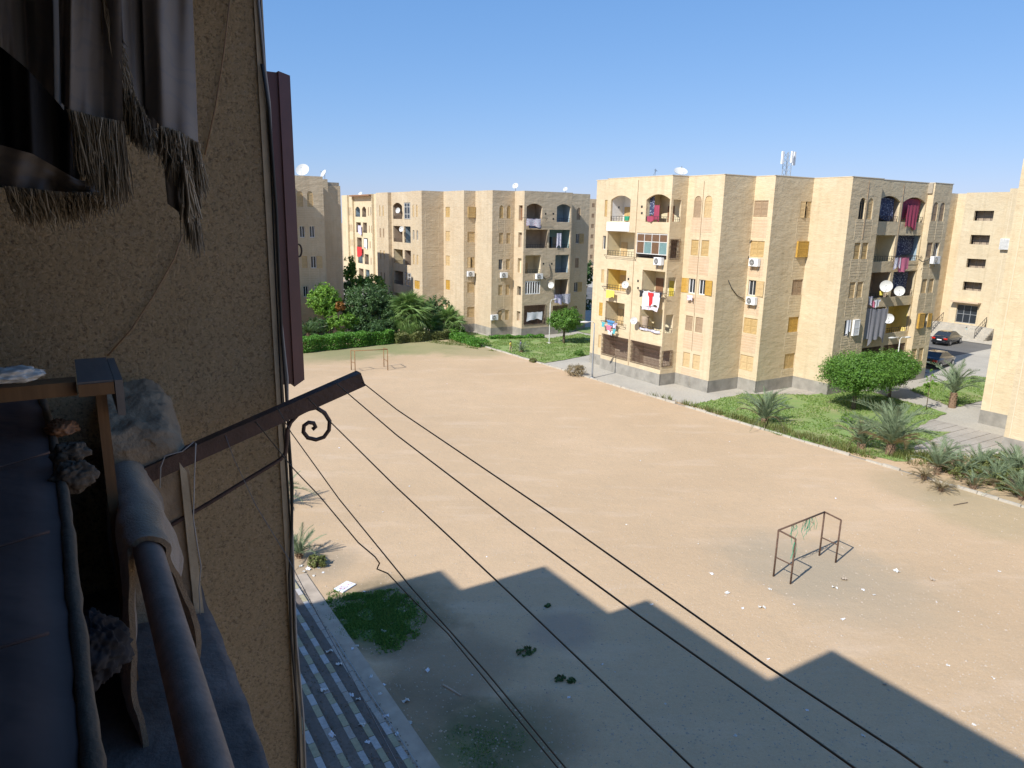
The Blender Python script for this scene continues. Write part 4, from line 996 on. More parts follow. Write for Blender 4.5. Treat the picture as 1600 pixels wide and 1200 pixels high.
# ================================================================== OUR OWN BUILDING (the balcony we stand on)
WV = 2.15
UC = on_v(440, 600, WV)[0]
LSH = (19.3 - UC) / cos(SUN_AZ - radians(180) - GA); HB = LSH * tan(SUN_EL)
DU = LSH * cos(SUN_AZ - pi - GA); DV = LSH * sin(GA - (SUN_AZ - pi))
V1, V2, V3, V4 = 11.65 - DV, 16.85 - DV, 20.73 - DV, 22.4 - DV
U2, U3, U4 = 16.33 - DU, 14.6 - DU, 11.0 - DU
own = thing('apartment_block', 'rough-cast wall of the building the photo is taken from, dark in shade along the left', 'apartment block', -1, 3, 0)
def prism(m_, poly, z0, z1):
    n = len(poly)
    m_.face([(p[0], p[1], z0) for p in poly][::-1]); m_.face([(p[0], p[1], z1) for p in poly])
    for i in range(n): a, b_ = poly[i], poly[(i + 1) % n]; m_.face([(a[0], a[1], z0), (b_[0], b_[1], z0), (b_[0], b_[1], z1), (a[0], a[1], z1)])
ZL = on_v(306, 892, WV)[1]                      # top of the balcony ledge
UO = on_v(306, 892, WV)[0]
w1 = MB()
prism(w1, [(UC, WV), (UC, V1), (U2, V1), (U2, V2), (U3, V2), (U3, V3), (U4, V3), (U4, V4), (-25, V4), (-25, WV)], 0, HB)
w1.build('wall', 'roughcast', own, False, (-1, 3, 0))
w2 = MB(); w2.box((-25, -12, 0), (-1.45, WV, HB)); w2.box((-1.7, -12, 0), (UC, -1.1, HB)); w2.box((-1.7, -1.1, 13.98), (UC, WV, HB)); w2.box((UC - .14, -1.1, 13.70), (UC, WV - .01, 13.979)); w2.box((-1.7, -1.1, 0), (UO - .03, WV, 11.5))  # unseen ceiling, front beam and end wall set close to cut sky light
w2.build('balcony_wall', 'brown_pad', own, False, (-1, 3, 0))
pr = MB()
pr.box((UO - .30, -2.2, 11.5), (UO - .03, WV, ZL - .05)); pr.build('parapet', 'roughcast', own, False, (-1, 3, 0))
lg = MB(); rnd = random.Random(4)
ny = 60
def ledge(a, b_):
    v = -2.2 + (WV + 2.2) * b_; j = mnoise.noise(Vector((a * 3, v * 5, 2.)))
    prof = [(-.36, -.06), (-.36, -.004), (-.33, 0), (-.18, .004), (-.02, 0), (0, -.008), (.004, -.05)]
    p = prof[min(6, int(round(a * 6)))]; e_ = .010 * mnoise.noise(Vector((v * 9, a * 4, 1)))
    return (UO + p[0] + e_, v, ZL + p[1] + j * .006)
lg.grid(ledge, 7, 120); lg.build('ledge', 'ledge_concrete', own, True, (-1, 3, 0))
cs = MB(); q0 = on_v(430, 600, WV)[0]; cs.box((q0, WV - .006, 0), (UC + .004, WV + .02, HB - .01)); cs.build('corner_trim', 'corner_plaster', own, False, (-1, 3, 0))
# broken stub of the old parapet against the wall
pv = WV - .24; a0 = on_v(176, 700, pv)[0]; a1 = on_v(298, 760, pv)[0]; zt = on_v(250, 664, pv)[1]
def stub(a, b_):
    # profile across u (a), from the front foot up and back to the wall (b)
    u = a0 + (a1 - a0) * a; rr = .10; drop = 0
    if a > .55: f = (a - .55) / .45; drop = .09 * (1 - sqrt(max(0, 1 - f * f)))
    L_ = [(pv, ZL - .6), (pv, ZL), (pv + .004, zt - .20 - drop), (pv, zt - .05 - drop), (pv + .02, zt - .01 - drop), (pv + .10, zt + .015 - drop), (pv + .18, zt + .05 - drop), (WV + .01, zt + .07 - drop)]
    k = b_ * (len(L_) - 1); i = min(len(L_) - 2, int(k)); f = k - i
    y = L_[i][0] * (1 - f) + L_[i + 1][0] * f; z = L_[i][1] * (1 - f) + L_[i + 1][1] * f
    nn = mnoise.noise(Vector((u * 22, y * 22, z * 22))) * .010 + mnoise.noise(Vector((u * 60, y * 60, z * 60))) * .005
    top = 1 if i >= 3 else .35
    return (u + nn * top * .5, y + nn * top, z + nn * top * 1.2)
sb_ = MB(); sb_.grid(stub, 46, 70); sb_.face([(a1, pv, ZL - .6), (a1, WV, ZL - .6), (a1, WV, zt - .04), (a1, pv, zt - .14)])
sb_.build('parapet_stub', 'old_concrete', own, True, (-1, 3, 0))
s0, s1 = on_v(289, 800, pv)[0], on_v(302, 800, pv)[0]
sp_ = MB(); sp_.hull8([(s0, pv - .012, ZL - .02), (s1 + .004, pv - .012, ZL - .02), (s1 + .004, pv + .02, ZL - .02), (s0, pv + .02, ZL - .02), (s0 - .004, pv - .012, zt - .10), (s1 - .008, pv - .012, zt - .13), (s1 - .008, pv + .02, zt - .13), (s0 - .004, pv + .02, zt - .10)])
sp_.build('plaster_strip', 'corner_plaster', own, False, (-1, 3, 0))
# maroon shutter standing open on the facade just beyond the corner
VS = 3.1
ur, ztop_ = on_v(449, 115, VS); ur2, zbot = on_v(482, 597, VS)
ur = (ur + ur2) / 2
mp_ = thing('window_shutter', 'tall maroon painted shutter standing open at right angles beyond the wall corner', 'shutter', UC, VS, 0)
m_ = MB(); m_.box((UC + .01, VS, zbot), (ur - .05, VS + .03, ztop_)); m_.build('board', 'maroon_paint', mp_, False, (UC, VS, 0))
m_ = MB(); x0 = ur - .052
m_.hull8([(x0, VS - .012, zbot - .012), (ur, VS + .012, zbot + .01), (ur, VS + .05, zbot + .01), (x0, VS + .05, zbot - .012), (x0, VS - .012, ztop_ + .004), (ur, VS + .012, ztop_ - .004), (ur, VS + .05, ztop_ - .004), (x0, VS + .05, ztop_ + .004)])
m_.build('stile', 'maroon_paint', mp_, False, (UC, VS, 0))
hu, hz = on_v(471, 392, VS)
m_ = MB(); m_.tube([(hu + .012 * cos(a), VS + .04, hz + .026 * sin(a)) for a in [radians(k) for k in range(-100, 101, 20)]], .004, 6); m_.build('pull_ring', 'iron', mp_, False, (UC, VS, 0))

# pipe rail
pz = nv(188, 704, WV)[2]
pA = nv(188, 704, WV)
pBu, pBv = gnd(324, 1194, pz)
dirp = Vector((pBu - pA[0], pBv - pA[1], 0)).normalized()
pE = Vector(pA) + dirp * 4.2
mid = gnd(228, 844, pz); wmid = mid[0] * EU[1] + mid[1] * EV[1]
PR = 20.5 * (wmid * cos(PITCH) + (EYE - pz) * sin(PITCH)) / FPX
rail = MB(); rail.tube([Vector(pA) + dirp * t_ for t_ in (-.02, .1, .6, 1.2, 2, 3, 4.2)], PR, 22)
solo('handrail', rail, 'pipe_paint', 'thick grey painted pipe handrail running along the balcony ledge', 'handrail', pA[0], pA[1], pz, 0, None, True, None, pA)

# towel hung over the rail
tw = thing('towel', 'brownish towel folded over the pipe rail near the wall', 'towel', pA[0], pA[1], pz)
def towel(a, b_, off=0.):
    s = .22 + .50 * b_ + .05 * mnoise.noise(Vector((a * 4, 0, 8.))) * (b_ > .9) + .03 * sin(a * 9) * (a < .4)       # metres along the rail from the wall end
    r = PR + .006 + off + .005 * sin(b_ * 9 + a * 5)
    if a < .36:
        f = 1 - a / .36; x = -r - .02 * f - .018 * sin(f * 7 + b_ * 5) * f; z = -f * (.44 + .06 * b_)
    elif a < .60:
        g = (a - .36) / .24 * pi; x = -r * cos(g); z = r * sin(g)
    else:
        f = (a - .60) / .40; x = r + (.034 - .012 * b_) * sin(f * 2.6) + .010 * sin(b_ * 11 + f * 5) * (f + .3); z = -f * (.20 + .10 * b_)
    nn = .007 * mnoise.noise(Vector((a * 12, b_ * 9, 3.))) + .004 * abs(mnoise.noise(Vector((a * 20, b_ * 16, 7.))))
    side = Vector((-dirp.y, dirp.x, 0)) * -1
    p = Vector(pA) + dirp * s + side * -(x + nn) + Vector((0, 0, z))
    return tuple(p)
side_ = Vector((dirp.y, -dirp.x, 0))
def tw2(a, b_): 
    p = towel(a, b_); return p
tb = MB(); tb.grid(lambda a, b_: towel(a, b_, .010), 70, 26); tb.grid(lambda a, b_: towel(a, b_, .0), 70, 26)
for bb in (0., 1.): tb.grid(lambda a, c_: towel(a, bb, .010 * c_), 70, 2)
tb.build('towel_cloth', 'towel', tw, True, pA)

# steel arm carrying the clotheslines
VA_ = 1.90
arm = thing('steel_bracket', 'rusty brown steel arm with a curled scroll brace, reaching out over the yard', 'clothesline bracket', *nv(230, 740, VA_)[:2], nv(230, 740, VA_)[2])
ao = nv(230, 740, VA_)
p1 = Vector(nv(214, 752, VA_)); p2 = Vector(nv(568, 594, VA_)); d_ = (p2 - p1).normalized(); nrm = Vector((-d_.z, 0, d_.x)); 
H_ = .036
def bar(m_, a, b_, off0, off1, y0, y1):
    m_.hull8([a + nrm * off0 + Vector((0, y0, 0)), b_ + nrm * off0 + Vector((0, y0, 0)), b_ + nrm * off0 + Vector((0, y1, 0)), a + nrm * off0 + Vector((0, y1, 0)), a + nrm * off1 + Vector((0, y0, 0)), b_ + nrm * off1 + Vector((0, y0, 0)), b_ + nrm * off1 + Vector((0, y1, 0)), a + nrm * off1 + Vector((0, y1, 0))])
am = MB(); bar(am, p1, p2, -H_ / 2, H_ / 2, 0, .005); bar(am, p1, p2, H_ / 2 + .0005, H_ / 2 + .005, -.001, .036); am.build('arm', 'arm_paint', arm, False, ao)
sc = [(262, 824), (272, 818), (330, 784), (390, 747), (438, 718), (446, 708), (448, 690), (449, 672), (454, 660), (465, 648), (480, 640), (494, 637), (507, 645), (515, 658), (514, 672), (506, 683), (494, 687), (481, 684), (474, 675), (475, 665), (482, 660), (490, 661), (493, 667), (488, 671)]
bm_ = MB(); bm_.tube([nv(x, y, VA_ + .01) for x, y in sc], .0060, 8); bm_.build('scroll_brace', 'arm_paint', arm, True, ao)
# clotheslines
UPL = [('outermost clothesline, tied to the very end of the steel arm', [(567, 598), (620, 640), (860, 802), (1200, 1042), (1400, 1172), (1440, 1200)], .0030, 'cord_brown'),
       ('second clothesline from the tip of the steel arm', [(524, 598), (620, 680), (800, 817), (1000, 963), (1200, 1104), (1335, 1200)], .0030, 'cord_brown'),
       ('clothesline leaving the arm just above the scroll', [(481, 622), (517, 660), (620, 762), (800, 930), (1083, 1200)], .0030, 'cord_brown'),
       ('straight clothesline starting left of the scroll', [(433, 637), (455, 676), (530, 780), (640, 915), (760, 1050), (884, 1200)], .0028, 'cord_brown'),
       ('knotted kinked clothesline crossing the shadow edge', [(400, 660), (430, 697), (459, 733), (500, 776), (530, 812), (560, 848), (586, 870), (593, 880), (589, 889), (606, 896), (640, 932), (700, 990), (790, 1100), (872, 1200)], .0028, 'cord_brown'),
       ('thin slack line hanging down across the rough wall', [(352, 680), (366, 718), (400, 790), (450, 872), (480, 930), (540, 1040), (640, 1230)], .0016, 'cable_grey')]
for lab, pts, r, mt in UPL:
    u0 = nv(*pts[0], VA_)[0]
    P3 = []
    for i, (x, y) in enumerate(pts):
        if i == 0: P3.append(nv(x, y, VA_)); continue
        v_, z_ = on_u(x, y, u0 + .012 * i); P3.append((u0 + .012 * i, v_, z_))
    a, b_ = Vector(P3[-2]), Vector(P3[-1]); P3.append(tuple(b_ + (b_ - a).normalized() * 1.5))
    m_ = MB(); m_.tube(P3, r * .52, 6); solo('clothesline', m_, mt, lab, 'clothesline', P3[0][0], P3[0][1], P3[0][2], 0, 'clotheslines on the steel arm', True, None, P3[0])
m_ = MB(); m_.tube([nv(*p, VA_ - .02) for p in ((250, 762), (251, 730), (258, 712), (285, 705), (303, 690), (306, 693), (304, 740), (302, 810), (308, 850), (314, 884), (311, 920), (313, 960))], .0016, 6)
o0 = nv(250, 762, VA_); solo('wire', m_, 'wire_grey', 'pale thin wire looped over the steel arm and hanging to the ledge', 'wire', *o0[:2], o0[2], 0, None, True, None, o0)
# cables down the corner
for lab, pts, r, mt, c_ in [('black cable hanging along the wall corner', [(409, 100), (420, 170), (432, 330), (440, 520), (446, 600), (452, 690), (457, 760), (456, 830), (452, 900), (455, 1000), (466, 1120), (469, 1220)], .0042, 'cable_black', .05),
                          ('pale cable bulging away from the wall corner', [(402, -20), (413, 100), (421, 160), (428, 300), (437, 480), (449, 590), (450, 680), (455, 780), (459, 900), (463, 1000), (474, 1120), (478, 1220)], .0035, 'cable_grey', .03),
                          ('thin dark cable behind the pale cable on the corner', [(405, -20), (420, 180), (430, 420), (441, 640), (452, 800), (456, 860), (459, 980), (464, 1100), (465, 1220)], .0022, 'cable_black', .02)]:
    m_ = MB(); P3 = [nv(x, y, WV - c_ * .4) for x, y in pts]; m_.tube(P3, r, 6)
    solo('cable', m_, mt, lab, 'cable', P3[0][0], P3[0][1], P3[0][2], 0, None, True, None, P3[0])
for lab, pts in [('thin pinkish wire slanting down the upper part of the rough wall', [(362, -30), (350, 80), (336, 170), (320, 242)]), ('thin wire crossing the rough wall below the fringed cloth', [(285, 366), (272, 405), (240, 462), (205, 515), (168, 556)])]:
    P3 = [nv(x, y, WV - .012) for x, y in pts]; m_ = MB(); m_.tube(P3, .0022, 5); solo('wire', m_, 'cord_brown', lab, 'wire', P3[0][0], P3[0][1], P3[0][2], 0, None, True, None, P3[0])

# fringed cloth hanging top left
dr_ = thing('fringed_cloth', 'grey-blue patterned cloth with beaded fringe hanging at the top left', 'hanging cloth', *nv(150, 0, 1.45)[:2], nv(150, 0, 1.45)[2])
do_ = nv(150, 0, 1.45)
def poly_at(P_, a):
    k = a * (len(P_) - 1); i = min(len(P_) - 2, int(k)); f = k - i; return (P_[i][0] * (1 - f) + P_[i + 1][0] * f, P_[i][1] * (1 - f) + P_[i + 1][1] * f)
def drape(top, bot, V, amp, folds, ph, mat='drape', name='cloth_fold', thick=.004):
    def fn(a, b_, o=0.):
        x0, y0 = poly_at(top, a); x1, y1 = poly_at(bot, a)
        x = x0 + (x1 - x0) * b_; y = y0 + (y1 - y0) * b_
        w = amp * (sin(folds * 2 * pi * a + ph + .8 * sin(b_ * 3)) + .35 * sin(folds * 5.3 * pi * a + ph * 2 + b_ * 2)) * (.5 + .7 * b_) + .006 * mnoise.noise(Vector((a * 5, b_ * 5, ph)))
        p = nv(x, y, V + w * .7); return (p[0], p[1] + o, p[2])
    m_ = MB(); m_.grid(fn, 54, 34); m_.grid(lambda a, b_: fn(a, b_, thick), 54, 34); m_.build(name, mat, dr_, True, do_)
drape([(-90, -330), (120, -330)], [(-90, 40), (0, 72), (40, 105), (82, 150), (100, 172)], 1.56, .045, 2.1, .3)
drape([(-120, -330), (130, -330)], [(-120, 275), (0, 282), (70, 290), (128, 292)], 1.80, .03, 2.6, 1.3, 'cloth_black', 'shade_backing')  # black sheet added as the shade in the hollow behind the cloth
drape([(84, -330), (185, -330)], [(95, 160), (108, 170), (150, 184), (192, 190)], 1.46, .030, 1.3, 1.2)
drape([(150, -330), (235, -330)], [(182, 186), (205, 205), (225, 213), (246, 205)], 1.60, .03, 1.2, 2.2)
drape([(212, -330), (288, -330)], [(228, 168), (250, 196), (280, 206), (310, 224)], 1.42, .022, .75, 2.4)
drape([(-40, 215), (50, 240), (120, 280), (188, 292)], [(-40, 290), (50, 296), (130, 302), (196, 300)], 1.62, .02, 2.2, .5, 'drape', 'cloth_hem')
drape([(253, 226), (288, 252)], [(262, 318), (302, 348)], 1.60, .01, 1, .5, 'brown_pad', 'shade_flap')  # dark sheet added where the cloth's shade falls, no separate fabric
def fringe(P0, P1, n, V, seed, r=.00062):
    n = int(n * 2.4)
    rnd = random.Random(seed); m_ = MB()
    for i in range(n):
        a = rnd.random(); x0, y0 = poly_at(P0, a); x1, y1 = poly_at(P1, a)
        x1 += rnd.gauss(0, 6); y1 += rnd.gauss(0, 8); v = V + rnd.gauss(0, .012)
        pts = []
        for k in range(5):
            f = k / 4; pts.append(nv(x0 + (x1 - x0) * f + rnd.gauss(0, 1.6), y0 + (y1 - y0) * f, v + rnd.gauss(0, .004)))
        m_.tube(pts, [r, r * 1.5, r * 1.2, r * 1.6, r * .8], 4, False)
        if rnd.random() < .12:
            p = pts[rnd.choice((1, 2, 3))]; s_ = .0019; m_.box((p[0] - s_, p[1] - s_ - .003, p[2] - s_ * 1.4), (p[0] + s_, p[1] - .003, p[2] + s_))
    o = m_.build('fringe', 'fringe', dr_, False, do_); o['kind'] = 'stuff'
fringe([(105, 170), (150, 182), (192, 190)], [(130, 262), (165, 300), (198, 306)], 300, 1.45, 1)
fringe([(156, -20), (180, 60), (200, 130), (232, 190)], [(172, 40), (196, 130), (205, 200), (236, 232)], 330, 1.50, 2)
fringe([(190, 150), (215, 190), (240, 205)], [(205, 212), (232, 225), (258, 228)], 160, 1.53, 6)
fringe([(250, 196), (280, 206), (310, 224)], [(256, 236), (292, 296), (318, 300)], 240, 1.41, 3)
fringe([(276, 232), (290, 250)], [(296, 370), (314, 392)], 60, 1.47, 4)
fringe([(5, 290), (100, 300), (190, 300)], [(30, 340), (110, 345), (185, 312)], 260, 1.60, 5)
fringe([(285, 250), (292, 260)], [(296, 335), (303, 342)], 40, 1.40, 7, .0015)

# covered carton and timber on the balcony
cz = 13 - .43
qt = thing('covered_carton', 'big carton covered with a mauve-grey quilt at the lower left of the balcony', 'covered box', *gnd(0, 900, cz), cz)
qo = (*gnd(0, 900, cz), cz)
edge_px = [(60, 612), (72, 650), (82, 700), (92, 760), (99, 820), (104, 900), (113, 980), (122, 1080), (134, 1200), (150, 1500), (175, 2200)]
def qfn(a, b_):
    x, y = poly_at(edge_px, b_); e_ = gnd(x, y, cz)
    if a < .8: f = a / .8; u = -1.6 + (e_[0] + 1.6) * f; v = e_[1] + (1 - f) * .0; z = cz + .010 * mnoise.noise(Vector((u * 7, v * 7, 1))) - .012 * max(0, (f - .9) / .1) ** 2
    else: f = (a - .8) / .2; u = e_[0] - .015 * f + .012 * mnoise.noise(Vector((b_ * 14, f * 6, 2))) ; v = e_[1]; z = cz - .012 - f * .75
    return (u, v, z)
m_ = MB(); m_.grid(qfn, 41, 60); far = gnd(60, 612, cz)
m_.face([(-1.6, far[1], cz), (far[0], far[1], cz), (far[0], far[1], cz - .7), (-1.6, far[1], cz - .7)]); m_.build('quilt', 'quilt', qt, True, qo)
m_ = MB(); m_.tube([(gnd(x, y, cz)[0] + .004, gnd(x, y, cz)[1], cz - .016) for x, y in [poly_at(edge_px, k / 40) for k in range(41)]], [.009 + .004 * mnoise.noise(Vector((k * .7, 0, 0))) for k in range(41)], 8); m_.build('rim', 'brown_pad', qt, True, qo)
for yy in (705, 830, 990):
    a_ = gnd(0, yy + 34, cz); 
    m_ = MB(); m_.tube([(gnd(x, yy + 30 - x * .3, cz)[0], gnd(x, yy + 30 - x * .3, cz)[1], cz + .006) for x in (-60, -20, 20, 50, 78)], .0022, 5); m_.build('quilt_seam', 'quilt', qt, True, qo)
VF = 1.62
uL, zT = on_v(121, 598, VF); uR, _ = on_v(192, 598, VF); vB = gnd(125, 561, zT)[1]
tf = thing('timber_frame', 'small timber frame with a flat block and upright post beside the covered carton', 'timber frame', uL, VF, zT)
to = (uL, VF, zT)
m_ = MB(); m_.box((uL, VF, zT - .028), (uL + (uR - uL) * .80, vB, zT)); m_.build('block', 'timber_grey', tf, False, to)
m_ = MB(); m_.box((uL + (uR - uL) * .815, VF - .004, zT - .075), (uR, vB - .01, zT - .001)); m_.build('end_piece', 'timber_grey', tf, False, to)
m_ = MB(); m_.box((uL, VF - .003, zT - .029), (uL + (uR - uL) * .79, VF - .0005, zT - .004)); m_.build('edge_strip', 'timber', tf, False, to)
m_ = MB(); m_.box((-1.69, VF + .02, zT - .030), (uL - .002, VF + .075, zT - .002)); m_.build('slat', 'timber', tf, False, to)
pa, pb = on_v(159, 700, VF + .03)[0], on_v(176, 700, VF + .03)[0]
m_ = MB(); m_.box((pa, VF + .03, 11.5), (pb, VF + .065, zT - .031)); m_.build('post', 'timber', tf, False, to)
def crumple(name, label, cat, c_, r, mat, seed, sq=(1, 1, .6), n=64):
    m_ = MB()
    def fn(a, b_):
        th = a * 2 * pi; ph = (b_ - .5) * pi * .999; d = Vector((cos(ph) * cos(th), cos(ph) * sin(th), sin(ph)))
        k = 1.05 + .30 * mnoise.noise(d * 1.7 + Vector((seed, 0, 0))) - .34 * abs(mnoise.noise(d * 3.1 + Vector((seed, 3, 0)))) - .16 * abs(mnoise.noise(d * 7 + Vector((seed, 6, 0)))) - .07 * abs(mnoise.noise(d * 15 + Vector((seed, 6, 0))))
        return (d.x * r * sq[0] * k, d.y * r * sq[1] * k, d.z * r * sq[2] * k)
    m_.grid(fn, n, n // 2 + 4, True); solo(name, m_, mat, label, cat, c_[0], c_[1], c_[2], 0, None, True)
crumple('cushion', 'small folded brown-grey pad jammed beside the carton, the upper one', 'pad', nv(110, 708, 1.42), .030, 'brown_pad', 2, (1, .7, .7))
crumple('cushion', 'small folded brown-grey pad jammed beside the carton, the lower one', 'pad', nv(116, 744, 1.36), .034, 'brown_pad', 5, (1, .7, .8))
crumple('red_bag', 'crumpled dark reddish-brown bag wedged behind the pads', 'bag', nv(98, 668, 1.66), .030, 'door_brown', 9)
crumple('plastic_scrap', 'pale plastic scrap lying on the slat at the left edge', 'plastic scrap', nv(14, 586, 1.60), .038, 'white_dirty', 12, (1.5, .8, .4))
crumple('rubbish_bundle', 'bundle of crumpled plastic and papers below the timber post', 'rubbish', nv(146, 1015, 1.30), .060, 'cloth_black', 15, (.9, 1, 1), 90)

# ================================================================== VEGETATION
def sub(root, u, v, z=0): return root
def leaves(blobs, n, size, seed, trunkclear=None, flat=0.35, clump=.0):
    rng = np.random.default_rng(seed)
    B_ = np.array(blobs, float); area = (B_[:, 3] * B_[:, 4] + B_[:, 4] * B_[:, 5] + B_[:, 3] * B_[:, 5]); pr_ = area / area.sum()
    # leaf clumps, then leaves in clumps: an uneven outline with gaps
    nc = max(30, n // 26); ci = rng.choice(len(B_), nc, p=pr_)
    d = rng.normal(size=(nc, 3)); d /= np.linalg.norm(d, axis=1)[:, None]
    rad = rng.uniform(.45, 1.0, nc) ** .45
    lump = 1 + .13 * np.sin(d[:, 0] * 5 + seed) * np.cos(d[:, 2] * 6 + seed * 2) + .08 * np.sin(d[:, 1] * 9 + seed)
    cc_ = B_[ci, :3] + d * B_[ci, 3:6] * (rad * lump)[:, None]
    li = rng.integers(0, nc, n); ext = B_[ci[li], 3:6].mean(axis=1)
    p = cc_[li] + rng.normal(size=(n, 3)) * (ext * .085)[:, None]
    dirn = d[li] + rng.normal(size=(n, 3)) * .75; dirn[:, 2] += flat; dirn /= np.linalg.norm(dirn, axis=1)[:, None]
    t1 = np.cross(dirn, rng.normal(size=(n, 3))); t1 /= np.linalg.norm(t1, axis=1)[:, None]; t2 = np.cross(dirn, t1)
    s = size * rng.uniform(.6, 1.35, n)[:, None]
    V = np.stack([p - t1 * s, p - t2 * s * .42, p + t1 * s, p + t2 * s * .42], 1).reshape(-1, 3)
    return V, n
def leafobj(name, V, n, mat, parent, loc=None):
    me = bpy.data.meshes.new(name); me.vertices.add(n * 4); me.vertices.foreach_set('co', V.astype(np.float32).ravel())
    me.loops.add(n * 4); me.loops.foreach_set('vertex_index', np.arange(n * 4, dtype=np.int32))
    me.polygons.add(n); me.polygons.foreach_set('loop_start', np.arange(0, n * 4, 4, dtype=np.int32)); me.polygons.foreach_set('loop_total', np.full(n, 4, dtype=np.int32))
    me.materials.append(MATS[mat]); me.update(calc_edges=True)
    return put(name, me, parent, loc)
def trunk_mesh(h, r, limbs, seed, cr):
    rnd = random.Random(seed); m_ = MB()
    m_.tube([(0, 0, -.05), (rnd.uniform(-.03, .03), .02, h * .5), (0, 0, h)], [r * 1.25, r, r * .85], 9)
    for i in range(limbs):
        a = 2 * pi * i / limbs + rnd.uniform(-.4, .4); q = cr * rnd.uniform(.5, .8)
        m_.tube([(0, 0, h * .93), (cos(a) * q * .4, sin(a) * q * .4, h + q * .35), (cos(a) * q, sin(a) * q, h + q * rnd.uniform(.5, .9))], [r * .6, r * .4, r * .15], 6)
    return m_
def tree(name, label, u, v, blobs, n, size, mat, seed, th, tr, cat='tree', group=None, limbs=5, bark='bark', fruit=None):
    t_ = thing(name, label, cat, u, v, 0, 0, group)
    trunk_mesh(th, tr, limbs, seed, blobs[0][3]).build('trunk', bark, t_, True)
    V, n_ = leaves(blobs, n, size, seed); leafobj('crown', V, n_, mat, t_)
    if fruit: V, n_ = leaves(fruit[0], fruit[1], size, seed + 5); leafobj('blossom', V, n_, fruit[2], t_)
    return t_
def pxtree(name, label, cx, cy, rx, ry, w, n, size, mat, seed, cat='tree', trunk=True, extra=(), fruit=None, th=None):
    """crown centre, crown half-size in the picture, distance"""
    u, v = far_uv(cx, w); cz_ = height_at(cx, cy, u, v); k = w / FPX; R_, Z_ = rx * k, ry * k
    rnd = random.Random(seed); bl = [(0, 0, cz_, R_ * .86, R_ * .86, Z_ * .86)]
    for i in range(9):
        a = rnd.uniform(0, 2 * pi); e_ = rnd.uniform(-.5, .6); bl.append((cos(a) * R_ * .52, sin(a) * R_ * .52, cz_ + e_ * Z_ * .62, R_ * .46, R_ * .46, Z_ * .42))
    fr = None
    if fruit: fr = ([(fruit[0] * k * .85, fruit[0] * k * -.5 - R_ * .8, cz_ + fruit[1] * k, .5, .4, .45)], 420, 'leaf_orange')
    return tree(name, label, u, v, bl, n, size, mat, seed, th or max(.3, cz_ - Z_ * .7), .10 + R_ * .02, cat, None, 5, 'bark', fr)
pxtree('leafy_tree', 'bright yellow-green leafy tree behind the clipped hedge at far left', 503, 470, 29, 32, 74, 9000, .14, 'leaf_bright', 1, fruit=(16, -6))
pxtree('leafy_tree', 'large round dark grey-green tree between the bright tree and the big fan palm', 568, 478, 44, 43, 75.5, 15000, .13, 'leaf_dark', 2)
pxtree('leafy_tree', 'green tree top showing above the large dark tree, before the middle block', 572, 444, 30, 18, 85, 5000, .15, 'leaf_ficus', 3)
pxtree('slender_tree', 'slim upright green tree in the gap between the two left-hand blocks', 544, 424, 10, 32, 96, 4200, .16, 'leaf_ficus', 4)
pxtree('shrub', 'low pale green bush right behind the hedge, below the dark tree', 530, 503, 30, 17, 72, 4500, .12, 'leaf_bright', 5, 'shrub', th=.4)
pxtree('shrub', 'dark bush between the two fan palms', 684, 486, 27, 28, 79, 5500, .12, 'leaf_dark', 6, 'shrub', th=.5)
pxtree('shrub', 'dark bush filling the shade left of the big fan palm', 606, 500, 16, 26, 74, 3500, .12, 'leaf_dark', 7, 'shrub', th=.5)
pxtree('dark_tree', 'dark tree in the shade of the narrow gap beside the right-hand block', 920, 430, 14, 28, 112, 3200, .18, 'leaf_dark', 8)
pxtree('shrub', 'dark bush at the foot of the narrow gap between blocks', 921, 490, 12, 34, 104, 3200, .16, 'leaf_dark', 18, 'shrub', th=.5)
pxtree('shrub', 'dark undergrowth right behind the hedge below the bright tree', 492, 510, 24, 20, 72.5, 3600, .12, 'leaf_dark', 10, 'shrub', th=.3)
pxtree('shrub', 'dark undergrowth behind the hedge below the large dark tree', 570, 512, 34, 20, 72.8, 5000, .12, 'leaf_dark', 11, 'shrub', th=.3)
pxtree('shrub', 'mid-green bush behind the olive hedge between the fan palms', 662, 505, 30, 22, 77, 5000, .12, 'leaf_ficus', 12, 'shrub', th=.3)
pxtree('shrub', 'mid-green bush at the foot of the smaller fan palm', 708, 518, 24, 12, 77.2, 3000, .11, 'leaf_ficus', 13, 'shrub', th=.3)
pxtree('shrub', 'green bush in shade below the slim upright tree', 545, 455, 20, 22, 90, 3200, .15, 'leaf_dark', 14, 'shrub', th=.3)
# round tree on the far lawn
u, v = G(881, 537); zc = height_at(883, 500, u, v)
tree('round_tree', 'small round-headed tree with a single trunk on the far lawn', u, v, [(0, 0, zc, 1.75, 1.75, 1.2), (.7, -.3, zc + .35, 1.0, 1.0, .7), (-.8, .3, zc - .1, .95, .95, .8), (.1, -.8, zc + .1, .9, .9, .8)], 11000, .085, 'leaf_ficus', 21, zc - 1.1, .13)
